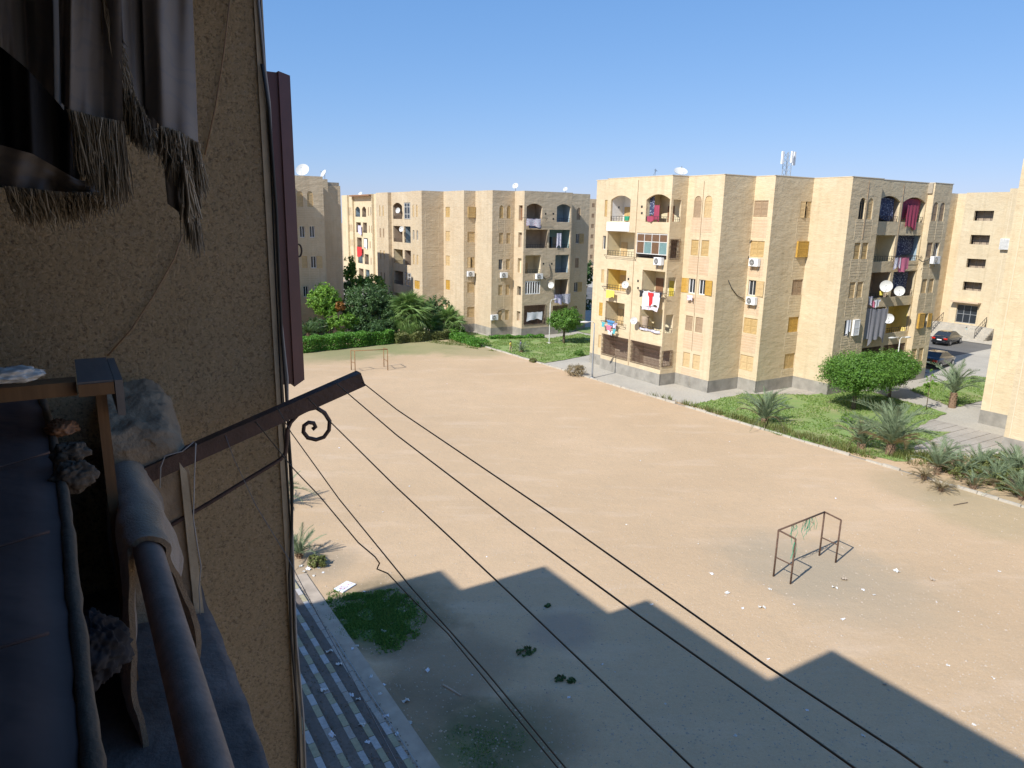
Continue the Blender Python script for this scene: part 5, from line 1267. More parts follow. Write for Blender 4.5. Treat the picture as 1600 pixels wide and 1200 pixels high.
# clipped ficus pair
u, v = G(1333, 640); zc = height_at(1330, 584, u, v)
tree('clipped_tree', 'wide clipped bright green tree on the near lawn before the block corner', u, v, [(0, 0, zc + .18, 2.75, 2.4, 1.30), (-1.3, -.4, zc + .35, 1.45, 1.3, .95), (1.2, -.3, zc + .45, 1.5, 1.3, 1.05), (0, -1.0, zc + .25, 1.5, 1.2, 1.05)], 40000, .07, 'leaf_ficus', 22, zc - 1.3, .14, limbs=7)
u, v = G(1389, 622); zc = height_at(1388, 574, u, v)
tree('clipped_tree', 'narrower clipped green tree standing just right of the wide clipped tree', u, v, [(0, 0, zc, 1.75, 1.7, 1.4), (.5, -.5, zc + .2, 1.1, 1.1, 1.0), (-.5, -.4, zc - .2, 1.1, 1.1, 1.0)], 20000, .07, 'leaf_ficus', 23, zc - 1.1, .11, limbs=6)
u, v = G(1447, 641); tree('sapling', 'thin sapling with sparse yellow-green leaves beside the trunked palm', u, v, [(0, 0, 2.2, .4, .4, .9), (.1, 0, 1.4, .3, .3, .4)], 260, .09, 'leaf_bright', 24, 2.6, .025, 'sapling', limbs=3)
u, v = G(1325, 662); tree('shrub', 'low yellow-green weed bush in front of the clipped tree', u, v, [(0, 0, .35, .5, .4, .35)], 700, .08, 'leaf_bright', 25, .25, .02, 'shrub', limbs=4)
for (px, py, rx, mt, lab, sd_) in [(899, 587, .85, 'leaf_dry', 'dry straw-coloured bush by the kerb near the lamp post', 31), (833, 566, .35, 'leaf_olive', 'tiny olive shrub at the lawn edge below the children', 32), (905, 556, .5, 'leaf_ficus', 'small dark shrub on the far lawn corner beside the lamp post', 33),
                               (496, 884, .35, 'leaf_olive', 'low weeds beside the small palm at the foot of the wall', 36)]:
    u, v = G(px, py); tree('bush', lab, u, v, [(0, 0, rx * .55, rx, rx, rx * .6), (rx * .4, 0, rx * .7, rx * .5, rx * .5, rx * .4)], int(4200 * rx) + 300, .045, mt, sd_, .2, .03, 'shrub', limbs=8)
for k_, (px, py, rx, hh) in enumerate([(1512, 752, .9, .8), (1545, 748, 1.0, .9), (1576, 764, 1.0, .9), (1598, 760, 1.0, 1.1), (1488, 738, .6, .6), (1560, 728, .8, .8)]):
    u, v = G(px, py); lab_ = ['straggly olive bush left in the clump by the right kerb', 'straggly olive bush in the middle of the clump by the right kerb', 'straggly olive bush overhanging the right kerb', 'straggly olive bush at the very right edge of the photo', 'small olive bush behind the small kerb palm', 'olive bush at the back of the clump, against the paved walk'][k_]
    tree('bush', lab_, u, v, [(0, 0, hh * .5, rx, rx, hh * .55), (rx * .4, -.2, hh * .7, rx * .5, rx * .5, hh * .4), (-rx * .5, .2, hh * .6, rx * .5, rx * .5, hh * .4)], int(1500 * rx), .085, 'leaf_olive', 80 + k_, .2, .03, 'shrub', limbs=7)
# hedges
def hedge(label, p0, p1, w, h, n, mat, seed, jag=.1):
    u, v = (p0[0] + p1[0]) / 2, (p0[1] + p1[1]) / 2; L = hypot(p1[0] - p0[0], p1[1] - p0[1]); ang = math.atan2(p1[1] - p0[1], p1[0] - p0[0])
    t_ = thing('hedge', label, 'hedge', u, v, 0, ang, 'hedges along the far edge of the pitch')
    rng = np.random.default_rng(seed); p = np.stack([rng.uniform(-L / 2, L / 2, n), rng.uniform(-w / 2, w / 2, n), rng.uniform(.05, h, n)], 1)
    f = rng.random(n); p[f < .45, 2] = h * rng.uniform(.88, 1.04, (f < .45).sum()); m2 = (f >= .45) & (f < .75); p[m2, 1] = -w / 2 + rng.normal(0, .05, m2.sum())
    p[:, 2] *= 1 + jag * np.sin(p[:, 0] * 1.7 + seed) * np.cos(p[:, 0] * .63) + jag * .6 * np.sin(p[:, 0] * 5.1); p[:, 1] += .12 * np.sin(p[:, 0] * 2.3)
    d = rng.normal(size=(n, 3)); d[:, 2] += .6; d[:, 1] -= .4; d /= np.linalg.norm(d, axis=1)[:, None]
    t1 = np.cross(d, rng.normal(size=(n, 3))); t1 /= np.linalg.norm(t1, axis=1)[:, None]; t2 = np.cross(d, t1); s = .085 * rng.uniform(.6, 1.4, n)[:, None]
    V = np.stack([p - t1 * s, p - t2 * s * .5, p + t1 * s, p + t2 * s * .5], 1).reshape(-1, 3)
    leafobj('foliage', V, n, mat, t_)
    m_ = MB(); rnd = random.Random(seed)
    for i in range(int(L * 2.5)):
        x = -L / 2 + i / 2.5; y = rnd.uniform(-w / 3, w / 3); m_.tube([(x, y, -.02), (x + rnd.uniform(-.1, .1), y, h * .8)], .02, 4)
    m_.build('stems', 'bark', t_)
hedge('clipped bright green hedge under the leafy trees, far left end of the pitch', G(440, 553), G(611, 535), 1.7, 1.35, 21000, 'leaf_hedge', 1, .06)
hedge('looser olive-brown hedge below the fan palms', G(613, 536), G(702, 528), 1.5, .95, 9000, 'leaf_olive', 2, .2)
hedge('low dark green hedge curving down beside the kerb towards the lawn', G(704, 528), G(756, 543), 1.2, .7, 5000, 'leaf_hedge', 3, .2)
hedge('thin line of low green plants along the foot of the middle block', G(764, 530), G(850, 528), .7, .35, 2600, 'leaf_hedge', 4, .3)

# palms: every frond its own part
FR = {}
def frond(kind, var):
    k = (kind, var)
    if k in FR: return FR[k]
    rnd = random.Random(var * 7 + len(kind)); m_ = MB(); n = 40; pts = []
    droop = (.42, .72, .26)[var]
    for i in range(n + 1): t_ = i / n; pts.append(Vector((t_ * (1 - .12 * t_), .03 * sin(t_ * 3 + var), .26 * t_ - droop * t_ ** 2.6)))
    m_.tube(pts[::4], [.014 * (1 - .8 * i / 10) for i in range(len(pts[::4]))], 4)
    for i in range(3, n + 1):
        t_ = i / n; L = (.19 if kind == 'date' else .20) * (sin(pi * min(1, t_ * .92 + .08)) ** .55) * rnd.uniform(.8, 1.1)
        for s_ in (-1, 1):
            p = pts[i]; a = radians(46 - 24 * t_) + rnd.uniform(-.12, .12); tip = p + Vector((cos(a) * L, s_ * sin(a) * L, .05 * L + rnd.uniform(-.25, .12) * L)); w = Vector((.009, 0, .003))
            m_.face([p - w, p + w, p + (tip - p) * .6 + w * .8, tip]); 
    me = m_.mesh('frond', {'date': 'leaf_palm', 'dry': 'leaf_dry', 'cycad': 'leaf_dark'}[kind]); FR[k] = me; return me
def palm(label, u, v, L, n, seed, trunk=0., tr=.16, tilt=(20, 80), kind='date', dry=0, cat='palm', name='date_palm'):
    t_ = thing(name, label, cat, u, v, 0); rnd = random.Random(seed)
    m_ = MB(); hh = max(.22, trunk)
    m_.tube([(0, 0, -.05), (0, 0, hh * .5), (0, 0, hh)], [tr * 1.3, tr * 1.1, tr], 10)
    for k in range(int(14 + trunk * 26)):
        a = k * 2.4; z = hh * (k + 1) / (15 + trunk * 26); c_ = Vector((cos(a) * tr, sin(a) * tr, z)); o_ = Vector((cos(a), sin(a), 1.1)).normalized()
        m_.tube([c_, c_ + o_ * .14], [.035, .012], 4)
    m_.build('trunk', 'palm_bark', t_)
    for i in range(n):
        a = i * 2.39996 + rnd.uniform(-.2, .2); f = (i + .5) / n; el = radians(tilt[1] + (tilt[0] - tilt[1]) * f + rnd.uniform(-7, 7)); s_ = L * rnd.uniform(.8, 1.08)
        kd = kind if i < n - dry else 'dry'
        o = put('frond', frond(kd, rnd.randrange(3)), t_, (cos(a) * .03, sin(a) * .03, hh), rot=(rnd.uniform(-.3, .3), -el + .12, a)); o.scale = (s_, s_, s_)
    return t_
palm('bushy blue-green date palm standing alone on the left end of the near lawn', *G(1194, 664), 2.5, 30, 1, .45, tilt=(22, 84), dry=4)
palm('smaller date palm at the left of the pair near the kerb', *G(1345, 702), 2.35, 20, 2, .35, tilt=(28, 85), dry=3)
palm('largest bushy date palm at the right of the pair near the kerb', *G(1390, 712), 3.1, 36, 3, .7, .2, tilt=(20, 86), dry=8)
palm('small upright palm on the kerb beside the dry weeds', *G(1463, 742), 2.0, 18, 4, .45, .12, tilt=(30, 86), dry=3)
palm('young palm with a brown shaggy trunk and fronds opening like a funnel, near the road', *G(1487, 637), 2.8, 20, 5, 1.15, .2, tilt=(38, 82), dry=0)
palm('tiny grey-green palm at the kerb in front of the two children', *G(815, 551), 1.25, 18, 6, .1, .08, tilt=(15, 80))
palm('small palm growing at the foot of the steps beside the wall corner', *G(468, 872), 1.35, 22, 7, .12, .08, tilt=(10, 84), dry=2)
palm('palm mostly hidden by the wall, only the frond tips showing', *G(436, 790), 1.6, 20, 8, .4, .1, tilt=(10, 80))
palm('arching dark cycad at the far left end of the hedge', *far_uv(474, 71), 2.3, 26, 9, 1.2, .2, tilt=(0, 60), kind='cycad', name='cycad')
for i, (px, py, L, n, lab) in enumerate([(1500, 748, 1.3, 26, 'first straggly palm shrub of the clump right of the small kerb palm'), (1532, 742, 1.5, 30, 'palm shrub in the middle of the clump before the right-hand block'), (1556, 762, 1.4, 30, 'yellowish palm shrub leaning over the kerb'),
                                       (1588, 748, 1.8, 34, 'tall palm shrub touching the corner of the right-hand block'), (1596, 782, 1.5, 30, 'palm shrub cut off by the right edge of the photo'), (1520, 765, .9, 20, 'lowest dry palm shrub right on the kerb'), (1480, 722, 1.1, 18, 'thin dry palm shrub behind the small kerb palm')]):
    palm(lab, *G(px, py), L * 1.15, n, 40 + i, .15, .08, tilt=(18, 86), dry=n // 4 if i != 5 else n // 2, name='palm_shrub')
def fanleaf():
    m_ = MB(); n = 30; m_.tube([(0, 0, 0), (.25, 0, .05), (.48, 0, .06)], .012, 4); c_ = Vector((.48, 0, .06)); rnd = random.Random(2); da = radians(240) / (n - 1) / 2
    for i in range(n):
        a = radians(-120) + 2 * da * i; L = .56 * (1 - .22 * abs(i / (n - 1) - .5) * 2) * rnd.uniform(.88, 1.06); d = Vector((cos(a), sin(a), 0)); l_ = Vector((cos(a - da), sin(a - da), 0)); r_ = Vector((cos(a + da), sin(a + da), 0))
        zf = -.03 * (1 - cos(a)); m1 = c_ + d * L * .45 + Vector((0, 0, .015 + zf)); dl = c_ + l_ * L * .42 + Vector((0, 0, zf - .012)); dr = c_ + r_ * L * .42 + Vector((0, 0, zf - .012)); tp = c_ + d * L + Vector((0, 0, zf * 2 - .10 - .16 * rnd.random()))
        m_.face([c_, dl, m1]); m_.face([c_, m1, dr]); m_.face([dl, tp, m1]); m_.face([m1, tp, dr])
    return m_
fan_me = fanleaf().mesh('fan_leaf', 'leaf_fan')
def fanpalm(label, cx, cy, w, L, n, seed):
    u, v = far_uv(cx, w); zc = height_at(cx, cy, u, v); t_ = thing('fan_palm', label, 'palm', u, v, 0); rnd = random.Random(seed)
    m_ = MB(); m_.tube([(0, 0, -.05), (0, 0, zc * .5), (0, 0, zc)], [.35, .28, .24], 10)
    for k in range(40): a = k * 2.4; z = zc * (k + 1) / 41; m_.tube([Vector((cos(a) * .27, sin(a) * .27, z)), Vector((cos(a) * .45, sin(a) * .45, z + .16))], [.05, .015], 4)
    m_.build('trunk', 'palm_bark', t_)
    for i in range(n):
        a = i * 2.39996; f = (i + .5) / n; el = radians(84 - 140 * f + rnd.uniform(-8, 8)); s_ = L * rnd.uniform(.85, 1.1)
        o = put('fan_leaf', fan_me, t_, (0, 0, zc), rot=(rnd.uniform(-.5, .5), -el, a)); o.scale = (s_, s_, s_)
palm('low tangle of dry fronds on the kerb left of the small palm', *G(1443, 750), .95, 26, 71, .1, .06, tilt=(0, 60), kind='dry', name='dry_frond_heap', cat='dry fronds')
palm('heap of dry stalks in front of the small kerb palm', *G(1470, 768), .9, 26, 72, .1, .06, tilt=(0, 50), kind='dry', name='dry_frond_heap', cat='dry fronds')
fanpalm('big bright fan palm with hanging pale leaves before the middle block', 636, 492, 75, 2.75, 64, 1)
fanpalm('smaller fan palm to the right, at the end of the hedge', 700, 507, 77.5, 2.1, 50, 2)

# ================================================================== YARD FURNITURE
def goal(label, pts, hts, r, mat, ropes):
    """pts: ground spots front-left, back-left, front-right, back-right; hts heights"""
    u = sum(p[0] for p in pts) / 4; v = sum(p[1] for p in pts) / 4
    t_ = thing('football_goal', label, 'goal', u, v, 0); o_ = (u, v, 0)
    T = [(p[0] * (1), p[1], h) for p, h in zip(pts, hts)]
    for p, q in zip(pts, T): m_ = MB(); m_.tube([(p[0], p[1], -.03), q], r, 7); m_.build('post', mat, t_, True, o_)
    m_ = MB(); m_.tube([T[0], T[2]], r, 7); m_.build('crossbar', mat, t_, True, o_)
    for a, b_ in ((0, 1), (2, 3)):
        m_ = MB(); m_.tube([T[a], T[b_]], r * .9, 6); m_.build('top_stay', mat, t_, True, o_)
        A_ = Vector((*pts[a], 0)).lerp(Vector(T[a]), .42); B_ = Vector((*pts[b_], 0)).lerp(Vector(T[b_]), .42); m_ = MB(); m_.tube([A_, B_], r * .7, 6); m_.build('side_brace', mat, t_, True, o_)
    if ropes:
        rnd = random.Random(5); m_ = MB()
        for i in range(26):
            f = rnd.choice([.28, .30, .33, .52, .56, .60, .66, .72, .75]) + rnd.uniform(-.03, .03); A_ = Vector(T[0]).lerp(Vector(T[2]), f); L = rnd.uniform(.1, .6) * (1 if rnd.random() > .3 else 1.5)
            m_.tube([A_ + Vector((0, 0, .03)), A_ + Vector((rnd.uniform(-.15, .15), rnd.uniform(-.1, .1), -L * .5)), A_ + Vector((rnd.uniform(-.2, .2), 0, -L))], .008, 4)
        for i in range(7):
            A_ = Vector(T[1]); m_.tube([A_, A_ + Vector((rnd.uniform(-.15, .15), rnd.uniform(-.1, .1), -.4)), A_ + Vector((rnd.uniform(-.2, .2), 0, -.75))], .008, 4)
        m_.build('net_remnant', 'green_plastic', t_, False, o_)
ga, gb, gc, gd = G(1208.5, 900.5), G(1235, 912.5), G(1280, 868), G(1305.5, 879)
goal('rusty brown goal frame with shreds of green net, right side of the pitch', [ga, gb, gc, gd], [1.88, 1.80, 1.88, 1.80], .035, 'rust_iron', True)
f1, f2 = G(555, 581), G(606, 578.5); b1, b2 = G(549, 578), G(600, 573)
goal('orange-rusted goal frame at the far end of the pitch', [f1, b1, f2, b2], [1.83, 1.7, 1.83, 1.7], .038, 'rust_orange', False)
def lamp(label, base, top, arms, r=.055):
    u, v = G(*base); t_ = thing('street_lamp', label, 'street lamp', u, v, 0, 0, 'street lamps around the lawns'); o_ = (u, v, 0)
    z = height_at(*top, u, v); w = 0
    m_ = MB(); m_.tube([(u, v, -.05), (u, v, .5), (u, v, z * .6), (u, v, z)], [r * 1.3, r, r * .8, r * .6], 8); m_.box((u - .16, v - .16, 0), (u + .16, v + .16, .12)); m_.build('pole', 'white_dirty' if arms[0][3] else 'grey_metal', t_, True, o_)
    for (dx, dy, dz, _) in arms:
        m_ = MB(); m_.tube([(u, v, z - .02), (u + dx * .3, v + dy * .3, z + dz * .9 + .05), (u + dx * .8, v + dy * .8, z + dz + .03), (u + dx, v + dy, z + dz)], .03, 6); m_.build('arm', 'white_dirty', t_, True, o_)
        hx = u + dx; hy = v + dy; m_ = MB()
        def hd_(a, b_): th = a * 2 * pi; k = sin(pi * (.02 + .96 * b_)) ** .6; L = (b_ - .2) * .75; n_ = hypot(dx, dy); ex, ey = dx / n_, dy / n_; return (hx + ex * L - ey * .13 * k * cos(th), hy + ey * L + ex * .13 * k * cos(th), z + dz + .09 * k * sin(th))
        m_.grid(hd_, 10, 8, True); m_.build('lamp_head', 'white_dirty', t_, True, o_)
lamp('grey lamp post at the kerb by the near block, arm bent left', (925, 591), (926.5, 505), [(-.55, .25, .1, 0)], .075)
lamp('pale lamp post on the far lawn left of the round tree', (858, 537), (862, 474), [(.6, .2, .35, 1)])
u, v = G(1397, 600)
lamp('double-headed lamp post rising behind the clipped trees', (1396, 603), (1399, 529), [(-.62, .15, .12, 1), (.62, -.1, .10, 1)])

# ---- people
def person(label, u, v, h, yaw, shirt, trousers, pose=0, z=0, hairc='hair'):
    t_ = thing('person', label, 'person', u, v, z, yaw); s = h / 1.75
    J = {'pel': (0, 0, .95), 'chest': (0, -.02, 1.28), 'neck': (0, -.01, 1.47), 'head': (0, -.03, 1.60), 'crown': (0, -.02, 1.70)}
    st_ = .18 if pose == 0 else .05
    for sd_, k in (('l', -1), ('r', 1)):
        J['hip' + sd_] = (.095 * k, 0, .90); J['kn' + sd_] = (.10 * k, -st_ * k * .5 - .03, .50); J['an' + sd_] = (.10 * k, -st_ * k, .09); J['to' + sd_] = (.11 * k, -st_ * k - .15, .04)
        J['sh' + sd_] = (.19 * k, 0, 1.40); J['el' + sd_] = (.25 * k, .05 * k * (1 - pose), 1.12); J['wr' + sd_] = ((.24 * k, -.10 + .08 * k, .90) if pose != 2 else (.22 * k, -.28, 1.08)); J['ha' + sd_] = ((.235 * k, -.13 + .08 * k, .82) if pose != 2 else (.20 * k, -.36, 1.10))
    E_ = [('pel', 'chest'), ('chest', 'neck'), ('neck', 'head'), ('head', 'crown')]
    for q in 'lr': E_ += [('pel', 'hip' + q), ('hip' + q, 'kn' + q), ('kn' + q, 'an' + q), ('an' + q, 'to' + q), ('chest', 'sh' + q), ('sh' + q, 'el' + q), ('el' + q, 'wr' + q), ('wr' + q, 'ha' + q)]
    R_ = dict(pel=.135, chest=.145, neck=.055, head=.098, crown=.07)
    for q in 'lr': R_.update({'hip' + q: .095, 'kn' + q: .065, 'an' + q: .045, 'to' + q: .035, 'sh' + q: .06, 'el' + q: .042, 'wr' + q: .03, 'ha' + q: .035})
    ks_ = list(J); me = bpy.data.meshes.new('body'); me.from_pydata([tuple(c_ * s for c_ in J[k]) for k in ks_], [(ks_.index(a), ks_.index(b_)) for a, b_ in E_], [])
    ob = bpy.data.objects.new('body', me); COL.objects.link(ob)
    md = ob.modifiers.new('s', 'SKIN'); md.use_smooth_shade = True
    for i, k in enumerate(ks_): me.skin_vertices[0].data[i].radius = (R_[k] * s, R_[k] * s * (.75 if k in ('chest', 'pel') else 1)); me.skin_vertices[0].data[i].use_root = (k == 'pel')
    ob.modifiers.new('u', 'SUBSURF').levels = 1
    dg = bpy.context.evaluated_depsgraph_get(); dg.update(); m2 = bpy.data.meshes.new_from_object(ob.evaluated_get(dg)); m2.name = 'body'
    bpy.data.objects.remove(ob); m2.materials.clear()
    for mt in ('skin', shirt, trousers): m2.materials.append(MATS[mt])
    for p in m2.polygons:
        c_ = p.center / s; p.use_smooth = True
        p.material_index = 2 if .10 < c_.z < .97 and abs(c_.x) < .2 else (1 if .97 <= c_.z < 1.45 and (abs(c_.x) < .24 or c_.z > 1.2) else 0)
    put('body', m2, t_)
    m_ = MB()
    def hf(a, b_): th = a * 2 * pi; ph = b_ * pi * .5; r = .115; return (cos(th) * cos(ph) * r * s, (-.01 + sin(th) * cos(ph) * r * 1.05) * s, (1.60 + sin(ph) * .125) * s)
    m_.grid(hf, 12, 6, True); m_.build('hair', hairc, t_, True)
    return t_
person('child in a yellow shirt walking on the far lawn', *G(797.5, 551), 1.22, .4, 'cloth_yellow', 'cloth_khaki')
person('child in a pale grey shirt walking on the far lawn beside the tiny palm', *G(813, 550), 1.25, .9, 'cloth_lilac', 'cloth_grey')
person('child in light green clothes standing by the entrance steps across the road', *G(1507.5, 527), 1.3, 1.2, 'cloth_teal', 'cloth_white')
person('child in a pink top near the entrance steps across the road', *G(1517.5, 527), 1.15, -1.0, 'cloth_pink', 'cloth_navy')
uP, zP = 41.6, 10.0
pp = person('person in white leaning out between balcony and side window, fourth floor left', 40.95, 49.75, 1.6, -pi / 2, 'cloth_white', 'cloth_red', 2, 10.35)

# ---- cars
def car(label, u, v, rz):
    t_ = thing('parked_car', label, 'car', u, v, .012, rz)
    prof = [(-2.25, .55, .80), (-2.2, .35, 1.0), (-1.7, .28, 1.06), (-1.15, .25, 1.10), (-.4, .25, 1.08), (.6, .25, 1.04), (1.3, .27, .98), (2.0, .32, .86), (2.22, .45, .70)]
    m_ = MB(); W2 = .88
    secs = []
    for (x, z0, z1) in prof:
        k = 1 - .16 * (abs(x) / 2.25) ** 4; w = W2 * k; secs.append([(x, -w * .93, z0), (x, -w, z0 + .18), (x, -w, z1 - .14), (x, -w * .90, z1), (x, w * .90, z1), (x, w, z1 - .14), (x, w, z0 + .18), (x, w * .93, z0)])
    ids = [[m_.vert(p) for p in s_] for s_ in secs]
    for i in range(len(ids) - 1):
        for k in range(8): m_.f.append([ids[i][k], ids[i + 1][k], ids[i + 1][(k + 1) % 8], ids[i][(k + 1) % 8]]); m_.m.append(0)
    m_.f.append(ids[0]); m_.m.append(0); m_.f.append(ids[-1][::-1]); m_.m.append(0)
    m_.build('body', 'car_black', t_, True)
    g = MB(); cab = [(-1.75, 1.04, .80, 1.05), (-1.05, 1.04, .70, 1.42), (-.2, 1.04, .68, 1.47), (.45, 1.04, .70, 1.40), (1.25, .98, .80, .99)]
    r_ = [[g.vert((x, -.80, zb)), g.vert((x, -w, zt)), g.vert((x, w, zt)), g.vert((x, .80, zb))] for x, zb, w, zt in cab]
    for i in range(4):
        for k in range(3): g.f.append([r_[i][k], r_[i + 1][k], r_[i + 1][k + 1], r_[i][k + 1]]); g.m.append(0)
    g.build('cabin_glass', 'glass_dark', t_, False)
    rf = MB(); rf.hull8([(-1.05, -.69, 1.425), (.42, -.69, 1.41), (.42, .69, 1.41), (-1.05, .69, 1.425), (-.95, -.62, 1.47), (.35, -.62, 1.475), (.35, .62, 1.475), (-.95, .62, 1.47)]); rf.build('roof', 'car_black', t_, True)
    wh = MB(); wh.tube([(0, -.10, 0), (0, .10, 0)], .32, 20); wme = wh.mesh('wheel', 'rubber'); rm = MB(); rm.tube([(0, -.11, 0), (0, .11, 0)], .20, 14); rme = rm.mesh('rim', 'chrome')
    for x in (-1.38, 1.38):
        for y in (-.80, .80): w_o = put('wheel', wme, t_, (x, y, .32)); put('rim', rme, w_o)
    for y in (-.62, .62):
        l_ = MB(); l_.box((-2.27, y - .18, .72), (-2.10, y + .18, .90)); l_.build('tail_light', 'tail_red', t_)
        l_ = MB(); l_.box((2.08, y - .16, .62), (2.24, y + .16, .76)); l_.build('headlight', 'chrome', t_)
    l_ = MB(); l_.box((-2.275, -.24, .60), (-2.25, .24, .72)); l_.build('number_plate', 'white_paint', t_)
    l_ = MB(); l_.box((-2.29, -.82, .32), (-2.12, .82, .50)); l_.build('bumper', 'car_black', t_)
    return t_
car('black saloon car parked in the sun on the road, tail towards the camera', *G(1479, 537), .12)
car('dark car parked in the shadow at the block corner, half hidden', *G(1463, 572), .12)

# ================================================================== THINGS ON THE FACADES
def ac(label, F, q, z, w=.85, h=.58, d0=0.):
    a = F.p(q, z, -.02 + d0); t_ = thing('ac_unit', label, 'air conditioner', a[0], a[1], a[2], F.rz(), 'air-conditioning units on the facades')
    m_ = MB(); m_.box((-w / 2, -.34, 0), (w / 2, -.04, h)); m_.box((-w / 2 + .0, -.346, h - .05), (w / 2, -.3405, h - .02)); m_.build('casing', 'white_paint', t_)
    f = MB(); cx = -w * .14; r = h * .40
    f.tube([(cx, -.343, h * .5), (cx, -.352, h * .5)], r, 18); f.build('fan', 'dark_fan', t_)
    g = MB()
    for k in (1, .66, .33): g.tube([(cx + r * k * cos(i * pi / 9), -.36, h * .5 + r * k * sin(i * pi / 9)) for i in range(19)], .008, 4, False)
    for i in range(4): a_ = i * pi / 4; g.tube([(cx - r * cos(a_), -.362, h * .5 - r * sin(a_)), (cx + r * cos(a_), -.362, h * .5 + r * sin(a_))], .007, 4)
    g.build('fan_guard', 'white_dirty', t_)
    for x in (-w * .35, w * .35): b_ = MB(); b_.box((x - .02, -.38, -.04), (x + .02, -.0, -.002)); b_.box((x - .02, -.04, -.30), (x + .02, -.0, -.0395)); b_.build('bracket', 'galv', t_)
    return t_
def acpx(label, F, x, y, **k):
    q, z = (on_u if F.k == 'u' else on_v)(x, y, F.c - .3); return ac(label, F, q, z, **k)
class FF(Fc): pass
A1, A2, A3, A4 = Fc(M1, 'u', 40.15), Fc(M1, 'u', 45.17), Fc(M1, 'v', 33.08), Fc(M2, 'v', 69.35)
acpx('white outdoor unit under the glazed-in balcony on the fourth floor', A1, 1027.5, 414)
acpx('outdoor unit below the fourth-floor yellow shutters of the lit strip', A2, 1177, 416)
acpx('outdoor unit below the half-open third-floor shutters of the lit strip', A2, 1172.5, 476)
acpx('outdoor unit hanging at the far right corner of the near block, cable looping from it', A3, 1462, 412, w=1.0, h=.6)
acpx('outdoor unit in the narrow recessed strip of the middle block', Fc(M2, 'v', 73.17), 736, 432)
acpx('outdoor unit beneath the third-floor windows of the middle block', A4, 788, 434)
acpx('outdoor unit near the ground on the middle block, throwing a long shadow', A4, 773, 500)
acpx('outdoor unit under the third-floor left balcony of the middle block', Fc(M2, 'v', 67.41), 843, 436)
def dish(label, u, v, z, D, az, el, mast=.5, wall=False):
    t_ = thing('satellite_dish', label, 'satellite dish', u, v, z, 0, 'satellite dishes on roofs and balconies')
    d = Vector((cos(az) * cos(el), sin(az) * cos(el), sin(el))); q = d.to_track_quat('Z', 'Y').to_matrix()
    R_ = D / 2; m_ = MB(); n = 20
    def fn(a, b_, o=0.): th = a * 2 * pi; r = R_ * (.02 + .98 * b_); p = q @ Vector((r * cos(th), r * sin(th), .55 * r * r / R_ * .55 + o)); return tuple(p + Vector((0, 0, mast)))
    m_.grid(fn, n, 7, True); m_.grid(lambda a, b_: fn(a, b_, -.02), n, 7, True); m_.build('reflector', 'dish_white', t_, True)
    f = q @ Vector((0, 0, R_ * .95)) + Vector((0, 0, mast)); e_ = q @ Vector((0, -R_ * .95, R_ * .3)) + Vector((0, 0, mast))
    m_ = MB(); m_.tube([e_, f], .014, 5); m_.tube([f - d * .05, f + d * .06], .035, 8); m_.build('feed_arm', 'grey_metal', t_)
    m_ = MB(); c_ = Vector((0, 0, mast)) - d * .06
    m_.tube([(c_.x, c_.y, 0), tuple(c_)] if not wall else [tuple(c_), (c_.x + (.3 if wall == 'u' else 0), c_.y + (.3 if wall == 'v' else 0), c_.z - .05)], .025, 6); m_.build('mast', 'grey_metal', t_); return t_
DAZ, DEL = radians(207), radians(30)
def dpx(label, x, y, w, D, **k):
    u, v = far_uv(x, w); z = height_at(x, y, u, v); m0 = k.pop('mast', .5); return dish(label, u, v, z - m0, D, k.pop('az', DAZ), k.pop('el', DEL), m0)
dpx('large white dish on the roof of the left-hand block', 477, 267, 82, 1.5, az=radians(235), mast=1.2)
dpx('smaller tilted dish at the roof corner of the left-hand block', 509.5, 272, 82.2, .95, az=radians(190), mast=.9)
dpx('white dish on a short mast above the middle block roof', 804.5, 291, 86, .75, az=radians(215), mast=.9)
dpx('small dish far right on the middle block roof', 882, 296, 91, .6, mast=.7)
dpx('large white dish lying low on the roof of the near block', 1058, 270, 62, 1.15, az=radians(240), el=radians(55), mast=.7)
dpx('tiny dish on the roof of the distant block', 564.5, 303.5, 139, .9, mast=.8)
def dwall(label, F, x, y, D, off=.45, az=None):
    q, z = (on_u if F.k == 'u' else on_v)(x, y, F.c - off); a = F.p(q, z, -off); return dish(label, a[0], a[1], a[2] - .0, D, az or DAZ, radians(12), 0.0, F.k)
dwall('dish beside the third-floor left balcony of the near block', A1, 977.5, 445, .62); dwall('dish between the second-floor balconies of the near block', A1, 991, 501, .62)
B1 = Fc(M1, 'v', 33.58)
dwall('big dish on the slab of the third-floor balcony near the block corner', B1, 1385, 447.5, .95); dwall('second dish on the same third-floor slab, to the right', B1, 1405.5, 455, .80); dwall('dish beside the grey drapes on the second floor', B1, 1388.7, 498, .80)
dwall('dish beneath the third-floor balconies of the middle block', Fc(M2, 'v', 67.41), 861.7, 445.6, .75)
dwall('dish on the top-floor balcony of the middle block left wing', Fc(M2, 'u', 36.6), 622.5, 329, .7); dwall('dish on the fourth-floor balcony of the middle block left wing', Fc(M2, 'u', 36.6), 628, 358, .7)

